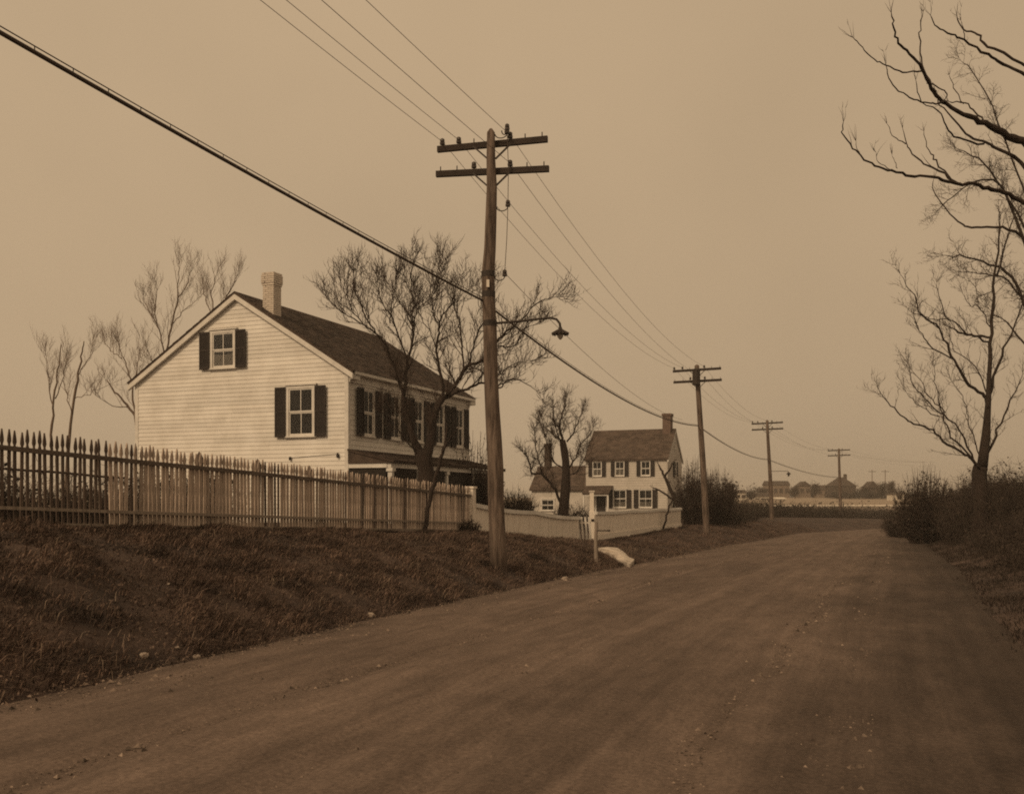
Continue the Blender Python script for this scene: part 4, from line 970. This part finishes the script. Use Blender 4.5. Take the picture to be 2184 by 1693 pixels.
traced_tree('leaning_stake', 'dark leaning stake outside the low white fence near its hedge end', (1408, 1142), 53.0, [([(1409, 1140), (1422, 1098), (1434, 1064)], 4.5, 3.5, .2), ([(1434, 1064), (1436, 1058)], 3.5, 3, 0)], dict(step=(9,), len=(.2,), r=(.005,), rmin=.005), 13)

# trees at the right edge
zr1 = lambda L: [(1709.7 + x * .3009, 43.65 + y * .3009) for x, y in L]
zr2 = lambda L: [(1709.7 + x * .3009, 509.3 + y * .3009) for x, y in L]
dR = 15.0
TR = [
 ([(2275, 1150), (2262, 1000), (2258, 800), (2262, 600), (2255, 480)], 62, 46, 0),
 ([(2255, 485), (2258, 330), (2264, 150), (2270, 0), (2275, -180)], 44, 20, .3),
 ([(2256, 400), (2200, 318), (2150, 288)] + zr1([(1310, 730), (1150, 660), (1010, 560), (920, 470), (850, 350), (760, 240), (690, 160), (650, 60), (640, -60)]), 22, 4, (.2, -1.2)),
 (zr1([(850, 360), (730, 360), (600, 310), (520, 280), (420, 200), (360, 130)]), 6, 3, (-.5, -1.0)),
 (zr1([(960, 500), (880, 340), (850, 180), (848, 60), (860, -60)]), 8, 3, (-.4, .3)),
 (zr1([(1020, 575), (930, 590), (830, 570), (710, 520), (640, 420), (595, 320)]), 7, 3, (-.4, -1.4)),
 (zr1([(1310, 715), (1240, 650), (1150, 590), (1040, 578)]), 7, 4, (-.1, .4)),
 (zr1([(1150, 590), (1070, 490), (1040, 390)]), 4, 2.5, (.1, .5)),
 ([(2257, 440), (2180, 345)] + zr1([(1380, 905), (1310, 870), (1200, 820), (1080, 720), (980, 600), (960, 520)]), 15, 3, (.1, .8)),
 (zr1([(1300, 870), (1110, 835), (1030, 760), (980, 680), (860, 570), (800, 430)]), 8, 3, (.5, -.2)),
 ([(2257, 500), (2190, 440), (2140, 412)] + zr1([(1310, 1200), (1200, 1165), (1090, 1160), (960, 1130), (800, 1095), (640, 1060), (520, 1030), (400, 930), (310, 810), (285, 730)]), 18, 3, (0, -1.5)),
 (zr1([(1130, 1165), (980, 1060), (880, 1010), (780, 920), (740, 870), (710, 770)]), 9, 2.5, (-.5, -.1)),
 (zr1([(740, 875), (650, 810), (600, 735)]), 4, 2, (-.2, .2)),
 (zr1([(1080, 1135), (960, 1000), (910, 920), (870, 780)]), 7, 2.5, (-.5, .4)),
 (zr1([(645, 1057), (550, 1000), (520, 940)]), 3, 1.5, (-.9, -1.2)),
 (zr1([(670, 1055), (655, 1010), (630, 960)]), 3, 1.5, (-.9, -.7)),
 (zr1([(410, 940), (395, 900), (375, 865)]), 3, 1.5, (-1.3, -1.2)),
 ([(2258, 600), (2200, 520), (2150, 490)] + zr1([(1310, 1470), (1180, 1465), (1120, 1420), (1000, 1290), (940, 1180), (930, 1130)]), 13, 2, (0, .9)),
 ([(2262, 260), (2190, 170), (2140, 135)] + zr1([(1310, 250), (1150, 140), (1050, 110), (950, 55), (900, -20)]), 14, 3, (.3, -.6)),
 ([(2266, 200), (2180, 140)] + zr1([(1310, 190), (1250, 100), (1160, 55), (1100, -30)]), 13, 4, (.3, .7)),
 (zr1([(1150, 140), (1135, 80), (1120, 10)]), 4, 2, (-.2, -.1)),
 (zr1([(900, 430), (975, 475), (1030, 520), (1020, 555)]), 5, 4, (-.4, -.3)),
]
PR = dict(thin=.56, step=(.9, .4), len=(.40, .2), r=(.008, .005), rmin=.004, lift=.4, upb=.08, skip=.68)
tr = traced_tree('bare_tree', 'near bare tree whose thick upward curving branches reach in at upper right', (2275, 1150), dR, TR, PR, 21)

TE = [
 ([(2090, 1115), (2091, 1060), (2092, 1010), (2093, 992)], 32, 28, 0),
 ([(2095, 995), (2104, 930), (2108, 850), (2112, 760), (2118, 660), (2126, 560), (2132, 470)], 24, 5, .4),
 ([(2092, 1000)] + zr2([(1200, 1555), (1140, 1520), (1000, 1430), (900, 1340), (800, 1310), (740, 1280), (650, 1200), (580, 1120), (550, 1075)]), 12, 2.5, -.9),
 ([(2087, 1000)] + zr2([(1200, 1545), (1060, 1400), (1000, 1250), (960, 1090), (940, 910)]), 9, 2, -.3),
 ([(2089, 998)] + zr2([(1200, 1530), (1080, 1310), (950, 1200), (850, 1110), (790, 1030), (760, 880)]), 8, 2, (-.2, -.8)),
 (zr2([(1010, 1230), (900, 1100), (850, 1010), (780, 930)]), 5, 2, (-.3, .4)),
 (zr2([(980, 1260), (850, 1190), (740, 1080)]), 4, 1.5, (-.3, -1.0)),
 ([(2106, 860), (2102, 845)] + zr2([(1200, 1040), (1120, 930), (1040, 790), (980, 640), (850, 540), (800, 400), (700, 250)]), 15, 2, (.3, -.8)),
 (zr2([(1060, 850), (930, 780), (870, 700), (810, 600), (790, 530)]), 6, 2, (-.2, -.9)),
 (zr2([(980, 640), (870, 550), (780, 520), (745, 485)]), 4, 1.5, (-.4, .1)),
 ([(2113, 730)] + zr2([(1170, 680), (1110, 600), (1030, 560), (980, 440), (960, 310)]), 8, 2, (.4, -.3)),
 ([(2113, 720)] + zr2([(1250, 685), (1150, 670), (1070, 640)]), 10, 7, (.4, .1)),
 (zr2([(1030, 565), (930, 570), (850, 545)]), 4, 2, (0, -.4)),
 ([(2108, 850)] + zr2([(1230, 900), (1100, 800), (1050, 700)]), 6, 2, (.3, .9)),
 ([(2093, 985)] + zr2([(1240, 1470), (1180, 1300), (1160, 1150), (1060, 1000)]), 6, 2, (.1, .9)),
 ([(2114, 700)] + zr2([(1250, 470), (1200, 480), (1140, 390)]), 5, 2, (.4, .9)),
 ([(2122, 620)] + zr2([(1260, 400), (1230, 330), (1160, 280)]), 4, 1.5, (.4, .1)),
 ([(2125, 590), (2150, 500), (2180, 430)], 8, 3, (.4, 1.0)),
 ([(2108, 850), (2135, 760), (2165, 690), (2195, 600)], 12, 3, (.3, -.7)),
 ([(2098, 985), (2120, 930), (2150, 870), (2180, 800)], 12, 3, (.1, .8)),
]
PRE = dict(thin=.55, step=(.19, .14, .12), len=(1.1, .6, .32), r=(.015, .010, .008), rmin=.007, lift=.3, upb=.05, skip=.35, wob=.16)
traced_tree('bare_tree', 'bare tree with forked trunk rising from the brush at the right', (2090, 1115), 38.0, TE, PRE, 22)
# a twiggier tree further back, between the two
TB = [([(2215, 1080), (2212, 900), (2206, 760)], 22, 16, 0), ([(2206, 770), (2200, 600), (2190, 420)], 14, 4, .5),
      ([(2206, 700), (2160, 590), (2110, 565), (2060, 548), (2010, 545)], 9, 2, -.6), ([(2204, 680), (2150, 600), (2100, 585), (2050, 580)], 7, 2, .8),
      ([(2203, 560), (2150, 430), (2100, 350), (2040, 318)], 9, 2, .3), ([(2200, 520), (2140, 400), (2090, 385), (2030, 420), (1990, 460)], 7, 1.5, -.7), ([(2197, 450), (2130, 260), (2080, 160), (2050, 130)], 6, 1.5, .4), ([(2205, 760), (2160, 700), (2110, 660)], 7, 2, .4)]
traced_tree('bare_tree', 'finely twigged bare tree farther back behind the two right hand trees', (2215, 1080), 48.0, TB, dict(thin=.8, step=(.17, .13, .12), len=(1.3, .75, .42), r=(.018, .012, .009), rmin=.008, lift=.1, upb=.03, skip=.25, wob=.18), 23)

# slender trees behind the house
TL = [
 ('slender bare tree farthest left behind the picket fence', (112, 1000), 52, [([(108, 1040), (110, 930), (116, 850), (122, 790), (130, 735)], 7, 2, 0), ([(113, 880), (104, 820), (98, 760)], 4, 1.5, .6), ([(117, 850), (135, 800), (142, 760)], 3, 1.2, -.6)], 31),
 ('slender bare tree leaning right, second from the left behind the picket fence', (146, 1000), 50, [([(140, 1040), (150, 905), (165, 810), (172, 760), (180, 728)], 8, 2, 0), ([(158, 850), (190, 840), (235, 820)], 2.5, 1, -.6), ([(166, 800), (182, 775), (200, 750)], 3, 1.2, .7), ([(154, 880), (140, 830), (135, 800)], 3, 1.2, .5)], 32),
 ('low bare tree arching beside the left eave of the clapboard house', (292, 960), 48, [([(300, 1040), (291, 905), (270, 865), (245, 835), (228, 810)], 8, 2, 0), ([(292, 900), (283, 840), (278, 800), (262, 765), (255, 740)], 6, 2, .6), ([(275, 870), (240, 865), (215, 850)], 3, 1.2, -.8), ([(280, 820), (292, 795), (295, 770)], 3, 1.2, .5), ([(260, 765), (240, 750), (225, 735)], 3, 1.2, .9)], 33),
 ('tall bare tree rising above the left roof slope of the clapboard house', (352, 900), 54, [([(345, 1050), (350, 860), (353, 760)], 9, 7, 0), ([(353, 765), (366, 700), (378, 640), (380, 600), (382, 565)], 6, 1.5, .4), ([(352, 765), (342, 715), (332, 670), (335, 620)], 5, 1.5, -.7), ([(336, 690), (318, 665), (306, 640)], 3, 1.2, .5), ([(378, 640), (396, 610), (408, 580)], 3, 1.2, -.6), ([(370, 690), (395, 660), (420, 640)], 3, 1.2, .9), ([(351, 800), (325, 770), (312, 740)], 3, 1.2, -1)], 34),
 ('bare tree showing over the roof ridge beside the chimney', (455, 900), 56, [([(450, 1050), (452, 800), (454, 660)], 9, 6, 0), ([(454, 670), (453, 620), (462, 585)], 4, 1.5, .4), ([(455, 690), (480, 640), (495, 610), (505, 590)], 5, 1.5, -.6), ([(453, 680), (440, 640), (430, 610)], 3, 1.2, .8)], 35),
]
PRL = dict(thin=.75, step=(.20, .16, .14), len=(1.7, .9, .5), r=(.014, .009, .008), rmin=.007, lift=.55, upb=.12, skip=.3)
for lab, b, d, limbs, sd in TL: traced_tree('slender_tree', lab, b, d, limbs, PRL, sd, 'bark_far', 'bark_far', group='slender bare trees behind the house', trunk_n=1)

# ------------------------------------------------------------------ shrubs, hedges, thicket
def shrub(name, label, c, rx, ry, h, seed, stems=120, leaves=2500, leafm='leaf', stemm='twig', lsize=.06, cat='shrub', group=None, shape='round', whips=0, kind=None):
    rng = np.random.default_rng(seed); zc = gz(c[0], c[1])
    root = tag(empty(name, (c[0], c[1], zc)), label, cat, group, kind)
    n = stems; a = rng.uniform(0, 2 * np.pi, n); rr = np.sqrt(rng.random(n))
    b = np.stack([rx * .55 * rr * np.cos(a), ry * .55 * rr * np.sin(a), np.full(n, -.05)], 1)
    out = np.stack([np.cos(a) * rx * .5 * rr, np.sin(a) * ry * .5 * rr, h * rng.uniform(.45, 1.14, n) * (1 - .35 * rr ** 2)], 1)
    K = 6; t = np.linspace(0, 1, K)[None, :, None]
    pts = b[:, None] + out[:, None] * t * np.array([1, 1, 1]) + rng.normal(0, .05, (n, K, 3)) * t
    pts[:, :, :2] += (out[:, None, :2] * .35) * t ** 2
    rad = np.linspace(1, .35, K)[None, :] * rng.uniform(.008, .018, n)[:, None]
    m = n * 7; pi = rng.integers(0, n, m); kk = rng.integers(1, K - 1, m); s = pts[pi, kk]
    dv = rng.normal(0, 1, (m, 3)); dv[:, 2] = np.abs(dv[:, 2]) + .5; dv /= np.linalg.norm(dv, axis=1, keepdims=True)
    ln = rng.uniform(.15, .5, m) * min(1.3, h / 1.5)
    p2 = s[:, None] + dv[:, None] * ln[:, None, None] * t + rng.normal(0, .02, (m, K, 3)) * t
    r2 = np.linspace(1, .4, K)[None, :] * rng.uniform(.004, .008, m)[:, None]
    V, q = batch_tubes(np.concatenate([pts, p2]), np.concatenate([rad, r2]), 3)
    link('stems', np_mesh('stems', V, [q], M[stemm]), root)
    if leaves:
        k = rng.integers(0, m, leaves); p = p2[k, rng.integers(2, K, leaves)] + rng.normal(0, .05, (leaves, 3))
        u = rng.normal(0, 1, (leaves, 3)); u /= np.linalg.norm(u, axis=1, keepdims=True); w = np.cross(u, rng.normal(0, 1, (leaves, 3))); w /= (np.linalg.norm(w, axis=1, keepdims=True) + 1e-6)
        sz = lsize * rng.uniform(.6, 1.4, leaves)[:, None]
        V = np.stack([p - u * sz, p + w * sz * .45, p + u * sz, p - w * sz * .45], 1).reshape(-1, 3); i = np.arange(leaves) * 4
        tag(link('foliage', np_mesh('foliage', V, [np.stack([i, i + 1, i + 2, i + 3], 1)], M[leafm]), root), kind='stuff')
    return root
def at(u, d, z=0): return ((u - CX) / F * d, d)
shrub('bush', 'tall dark bush right behind the far end of the low white fence', at(1480, 62), 1.15, 1.6, 3.9, 41, 480, 3400, 'brush', lsize=.07)
shrub('bush', 'dark upright bush beside the second utility pole, right one of the hedge pair', at(1530, 65), 1.2, 1.4, 3.6, 42, 420, 2000, 'brush', lsize=.06)
shrub('bush', 'round brown bush behind the low fence just right of the nearest pole', at(1103, 46), .85, .8, 1.55, 43, 200, 900, 'brush', lsize=.05)
shrub('bush', 'dark vine covered shrub at the far end of the porch', (at(1026, 39)[0], 39), .75, .7, 2.5, 44, 130, 700)
shrub('bush', 'small clump of dry weeds at the foot of the picket fence end post', at(1000, 29.2), .35, .3, .45, 45, 60, 300, 'brush', lsize=.03)
shrub('bush', 'low bush under the forked tree behind the low fence', at(1225, 49), 1.0, .6, 1.1, 46, 140, 500, 'brush', lsize=.05)
# porch-roof creeper
shrub('creeper', 'dark evergreen creeper sprawling on the porch roof end', (at(1010, 38)[0], 38.5), .9, .9, 3.3, 47, 150, 700, lsize=.06)
# hedge behind the picket fence
def hedge(name, label, pts, w, h, seed, dens, lsize=.05, leafm='leaf', zoff=None):
    rng = np.random.default_rng(seed); pts = np.array(pts, float); seg = np.linalg.norm(np.diff(pts, axis=0), axis=1); al = np.concatenate([[0], np.cumsum(seg)])
    n = int(al[-1] * dens); s = rng.random(n) * al[-1]; x = np.interp(s, al, pts[:, 0]) + rng.uniform(-w, w, n); y = np.interp(s, al, pts[:, 1]) + rng.uniform(-w, w, n)
    z0 = ground_z(x, y) - .05; hh = h * (.75 + .25 * np.sin(s * .9 + 2 * np.sin(s * .37)) * .8 + rng.normal(0, .15, n) + .5 * (rng.random(n) < .06))
    K = 4; t = np.linspace(0, 1, K)[None, :, None]; b = np.stack([x, y, z0], 1)
    d = np.stack([rng.normal(0, .25, n) * h, rng.normal(0, .25, n) * h, hh], 1)
    p = b[:, None] + d[:, None] * t + rng.normal(0, .06 * h, (n, K, 3)) * t; r = np.linspace(1, .4, K)[None] * rng.uniform(.006, .014, n)[:, None] * max(1, h / 2)
    m = n * 8; i = rng.integers(0, n, m); k = rng.integers(1, K, m); sidep = p[i, k]
    dv = rng.normal(0, 1, (m, 3)); dv[:, 2] += .6; dv /= np.linalg.norm(dv, axis=1, keepdims=True)
    p2 = sidep[:, None] + dv[:, None] * (rng.uniform(.12, .4, m) * h)[:, None, None] * t; r2 = np.linspace(1, .4, K)[None] * rng.uniform(.003, .007, m)[:, None] * max(1, h / 2)
    o = np.array([pts[0, 0], pts[0, 1], gz(pts[0, 0], pts[0, 1])])
    V, q = batch_tubes(np.concatenate([p, p2]) - o, np.concatenate([r, r2]), 3)
    root = tag(empty(name, tuple(o)), label, 'hedge'); link('stems', np_mesh('stems', V, [q], M['brush']), root)
    L = n * 2; kk = rng.integers(0, m, L); c = p2[kk, rng.integers(1, K, L)] + rng.normal(0, .04 * h, (L, 3)) - o
    u = rng.normal(0, 1, (L, 3)); u /= np.linalg.norm(u, axis=1, keepdims=True); w_ = np.cross(u, rng.normal(0, 1, (L, 3))); w_ /= np.linalg.norm(w_, axis=1, keepdims=True) + 1e-6
    sz = lsize * rng.uniform(.6, 1.5, L)[:, None]; V = np.stack([c - u * sz, c + w_ * sz * .5, c + u * sz, c - w_ * sz * .5], 1).reshape(-1, 3); j = np.arange(L) * 4
    tag(link('foliage', np_mesh('foliage', V, [np.stack([j, j + 1, j + 2, j + 3], 1)], M[leafm]), root), kind='stuff')
    return root
hedge('hedge', 'dark low hedge seen between the pickets before the gable wall', [(-10.5, 17.5), (-9.0, 21), (-7.3, 26)], .45, .95, 51, 120)
hedge('hedge', 'dark unclipped hedge running along the bank beyond the second pole', [(13.2, 66), (16.6, 76), (20.0, 88), (27, 102), (39, 118)], 1.4, 1.2, 52, 60, lsize=.09)
hedge('hedge', 'long dark strip of scrub across the dip before the pale far track', [(26, 136), (42, 138), (60, 142), (80, 150)], 3.0, 1.7, 53, 70, lsize=.14)
# brush thicket on the right bank
EDGE_R = lambda y, r: (np.interp(y, EDGE[:, 1], EDGE[:, 0]) + (RW + r) * FY, y - (RW + r) * FX)
def rpts(r, ys): return [EDGE_R(y, r) for y in ys]
hedge('thicket', 'dense dark brush thicket covering the bank right of the road bend', rpts(3.6, [42, 50, 58, 66, 74, 80]), 1.7, 1.6, 61, 170, lsize=.06, leafm='brush')
hedge('thicket', 'lower brambles behind the forked tree at the right', rpts(6.2, [30, 38, 48, 60, 74]), 1.8, .95, 62, 120, lsize=.06, leafm='brush')
hedge('bramble_patch', 'low brambles on the right bank in front of the forked tree', rpts(3.4, [24, 28, 33, 39]), 1.3, .55, 63, 190, lsize=.04, leafm='brush')
shrub('bush', 'tallest pointed bush standing out above the thicket at right', at(1974, 50), 1.3, 1.2, 3.7, 64, 700, 5200, 'brush', lsize=.07)
shrub('bush', 'rounded dark bush at the thicket end nearest the road bend', at(1925, 62), 1.2, 1.3, 2.1, 65, 260, 1300, 'brush', lsize=.06)

# ------------------------------------------------------------------ loose stones
for i, (u, v, d, s, lab) in enumerate([(640, 1250, 17.2, .10, 'pale rounded stone half way up the bank below the picket fence'), (790, 1314, 15.2, .12, 'pale stone at the bank foot midway along the road edge'), (307, 1402, 11.4, .11, 'pinkish pale stone at the bank foot, left of the bright chip'),
        (378, 1382, 11.8, .06, 'tiny bright stone chip in the straw at the bank foot'), (420, 1402, 11.4, .08, 'angular pale stone lying where bank meets road'), (1205, 1236, 22.5, .16, 'upright pale stone in the grass right of the nearest pole'),
        (1982, 1206, 27.0, .13, 'white stone on the dark verge below the thicket'), (2044, 1474, 9.0, .045, 'small white pebble at the lower right of the road'), (1440, 1128, 52, .25, 'pale stone lying in the grass beside the low fence end'), (360, 1247, 16.5, .06, 'small pale stone on the upper bank near the left fence section')]):
    p = on_ground(u, v); rng = random.Random(i); z = p[2]; s *= .48 * p[1] / d
    import bmesh
    bm = bmesh.new(); bmesh.ops.create_icosphere(bm, subdivisions=2, radius=s)
    for vv in bm.verts: vv.co *= rng.uniform(.8, 1.15); vv.co.z *= .75; vv.co.x *= 1.15
    me = bpy.data.meshes.new('stone'); bm.to_mesh(me); bm.free(); me.materials.append(M['stone'])
    tag(link('stone', me, None, (p[0], p[1], z + s * .18), (0, 0, rng.uniform(0, 6))), lab, 'stone', 'loose stones by the road')

# ------------------------------------------------------------------ far farmhouses and trees
def fm(name, c): return mat(name, c, tuple(q * .75 for q in c), rough=.9, scale=.6)
FW, FWL, FR, FD = fm('far_white_wall', (.62, .56, .48)), fm('far_tan_wall', (.20, .155, .125)), fm('far_roof', (.07, .053, .044)), fm('far_dark_wall', (.07, .053, .044))
def far_house(name, label, u0, u1, vb, ve, vr, d, wallm, roofm, rz=0.0, gable_front=False, hip=False, wins=3, chim=None, cat='house'):
    w = (u1 - u0) / F * d; x = ((u0 + u1) / 2 - CX) / F * d; zb = HC + (VH - vb) / F * d; ze = HC + (VH - ve) / F * d - zb; zr = HC + (VH - vr) / F * d - zb
    dp = max(5.0, w * .7); zg = gz(x, d); root = tag(empty(name, (x, d, zb), rz), label, cat, 'distant buildings across the fields')
    low = min(0, zg - zb) - .6
    MB().box((-w / 2, 0, low), (w / 2, dp, ze)).build('wall', wallm, root)
    o = .25; r = MB()
    if hip: r.add([(-w / 2 - o, -o, ze), (w / 2 + o, -o, ze), (w / 2 + o, dp + o, ze), (-w / 2 - o, dp + o, ze), (-w * .1, dp / 2, zr), (w * .1, dp / 2, zr)], [(0, 1, 5, 4), (1, 2, 5), (2, 3, 4, 5), (3, 0, 4), (3, 2, 1, 0)])
    elif gable_front: r.add([(-w / 2 - o, -o, ze), (w / 2 + o, -o, ze), (w / 2 + o, dp + o, ze), (-w / 2 - o, dp + o, ze), (0, -o, zr), (0, dp + o, zr)], [(0, 1, 4), (2, 3, 5), (0, 4, 5, 3), (1, 2, 5, 4), (3, 2, 1, 0)])
    else: r.add([(-w / 2 - o, -o, ze), (w / 2 + o, -o, ze), (w / 2 + o, dp + o, ze), (-w / 2 - o, dp + o, ze), (-w / 2 - o, dp / 2, zr), (w / 2 + o, dp / 2, zr)], [(0, 1, 5, 4), (1, 2, 5), (2, 3, 4, 5), (3, 0, 4), (3, 2, 1, 0)])
    ro = r.build('roof', roofm, root)
    if chim is not None: MB().box((chim * w - .4, dp / 2 - .4, zr - 1), (chim * w + .4, dp / 2 + .4, zr + .9)).build('chimney', FD, ro)
    for i in range(wins):
        xx = -w / 2 + w * (i + .5) / wins; hh = min(1.3, ze * .4)
        wn_ = MB().box((-.5, -.06, 0), (.5, -.005, hh)).build('window', FD, root, (xx, 0, ze * .35)); MB().box((-.6, -.10, -.12), (.6, -.065, -.02)).build('sill', FWL, wn_)
    return root
far_house('farmhouse', 'distant dark farmhouse with peaked roof behind the farthest large pole', 1772, 1826, 1052, 1036, 1017, 292, FD, FR, hip=True, wins=4, chim=.18)
far_house('barn', 'distant long barn with flat dark roof left of the third pole', 1636, 1684, 1060, 1034, 1025, 300, FWL, FR, wins=4, cat='barn')
far_house('shed', 'tiny white shed with brown roof at far left of the distant field', 1610, 1643, 1072, 1059, 1050, 262, FW, FR, wins=3, cat='shed')
far_house('outbuilding', 'small white outbuilding right of the white shed in the far field', 1656, 1676, 1070, 1064, 1060, 258, FW, FW, wins=2, cat='shed')
far_house('farmhouse', 'distant square tan house between the barn and the dark farmhouse', 1705, 1729, 1058, 1036, 1026, 305, FWL, FR, gable_front=True, wins=2)
far_house('farmhouse', 'distant pale house half hidden left behind the dark bushes', 1568, 1592, 1066, 1051, 1044, 250, FW, FR, wins=2)
far_house('farmhouse', 'distant low tan house left of the dark peaked farmhouse', 1742, 1772, 1058, 1044, 1034, 305, FWL, FR, wins=2)
far_house('barn', 'distant gambrel shaped dark barn right of the farthest large pole', 1852, 1874, 1060, 1040, 1026, 280, FD, FR, gable_front=True, wins=2, cat='barn')
far_house('shed', 'tiny pale shed beside the thicket in the far field', 1908, 1928, 1064, 1054, 1049, 240, FW, FR, wins=1, cat='shed')
def far_tree(label, u, vb, vt, d, wpx, seed, name='distant_tree'):
    rng = np.random.default_rng(seed); b = P(u, vb, d); h = (vb - vt) / F * d; w = wpx / F * d / 2
    root = tag(empty(name, (b[0], b[1], gz(b[0], b[1]))), label, 'tree', 'distant trees across the fields'); hh = b[2] + h - root.location.z
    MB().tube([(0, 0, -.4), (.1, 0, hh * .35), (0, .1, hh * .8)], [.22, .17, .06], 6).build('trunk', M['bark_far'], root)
    n = 160; p0 = np.stack([rng.normal(0, .12, n), rng.normal(0, .12, n), rng.uniform(.2, .75, n) * hh], 1)
    a = rng.uniform(0, 2 * np.pi, n); d_ = np.stack([np.cos(a) * w * rng.uniform(.4, 1, n), np.sin(a) * w * rng.uniform(.4, 1, n), rng.uniform(.1, .4, n) * hh], 1)
    t = np.linspace(0, 1, 4)[None, :, None]; p = p0[:, None] + d_[:, None] * t + rng.normal(0, .1, (n, 4, 3)) * t; p[:, :, 2] = np.minimum(p[:, :, 2], hh)
    V, q = batch_tubes(p, np.linspace(1, .4, 4)[None] * np.full((n, 1), .05), 3); crown = link('crown', np_mesh('crown', V, [q], M['bark_far']), root)
    L = 700; c = p[rng.integers(0, n, L), rng.integers(1, 4, L)] + rng.normal(0, .3, (L, 3)); u_ = rng.normal(0, 1, (L, 3)); u_ /= np.linalg.norm(u_, axis=1, keepdims=True); w_ = np.cross(u_, rng.normal(0, 1, (L, 3))); w_ /= np.linalg.norm(w_, axis=1, keepdims=True) + 1e-6
    sz = .22; V = np.stack([c - u_ * sz, c + w_ * sz * .5, c + u_ * sz, c - w_ * sz * .5], 1).reshape(-1, 3); j = np.arange(L) * 4
    tag(link('foliage', np_mesh('foliage', V, [np.stack([j, j + 1, j + 2, j + 3], 1)], M['brush']), crown), kind='stuff')
for k, (lab, u, vb, vt, d, wp) in enumerate([
        ('distant round bare tree just right of the square tan house', 1738, 1060, 1032, 288, 22), ('distant bushy tree right of the dark peaked farmhouse', 1845, 1060, 1038, 276, 26), ('distant dark tree against the gambrel barn', 1880, 1060, 1030, 272, 30),
        ('distant thin tree left of the thicket at the field edge', 1900, 1060, 1026, 268, 18), ('distant small bushy tree over the white shed roof', 1626, 1062, 1042, 290, 30), ('distant low tree left of the white shed', 1602, 1070, 1050, 250, 22), ('distant tree behind the dark bushes left of the field', 1556, 1075, 1030, 140, 34), ('distant bushy tree beside the barn right end', 1695, 1062, 1040, 285, 22)]):
    far_tree(lab, u, vb, vt, d, wp, 70 + k)
hedge('tree_row', 'distant low row of bare trees along the skyline behind the farm buildings', [(72, 312), (84, 314), (98, 312), (120, 308)], 2.5, 2.9, 82, 26, lsize=.22)
hedge('hedge', 'distant dark hedge below the peaked farmhouse', [(86, 270), (98, 272), (112, 276)], 2.0, 1.7, 81, 30, lsize=.25)
for u, lab in ((1888, 'faint utility pole far away over the right hand trees'), (1860, 'faint utility pole far away above the gambrel barn')):
    b = P(u, 1062, 320); rt = tag(empty('distant_pole', (b[0], b[1], gz(b[0], b[1]))), lab, 'utility pole'); MB().tube([(0, 0, -.3), (0, 0, 9)], [.14, .1], 6).build('shaft', M['pole'], rt); MB().box((-1.2, -.06, 8.3), (1.2, .06, 8.45)).build('crossarm', M['arm'], rt)

# ------------------------------------------------------------------ haze
hm = bpy.data.materials.new('haze_air'); hm.use_nodes = True; t = hm.node_tree; t.nodes.clear()
pv = t.nodes.new('ShaderNodeVolumePrincipled'); pv.inputs['Density'].default_value = .00065; pv.inputs['Color'].default_value = (.90, .86, .80, 1); pv.inputs['Anisotropy'].default_value = .2
o = t.nodes.new('ShaderNodeOutputMaterial'); t.links.new(pv.outputs[0], o.inputs['Volume'])
try: hm.cycles.homogeneous_volume = True
except Exception: pass
tag(MB().box((-720, -110, -1.8), (720, 920, 16.5)).build('haze', hm), 'thin pale haze over the fields', 'haze', kind='stuff')
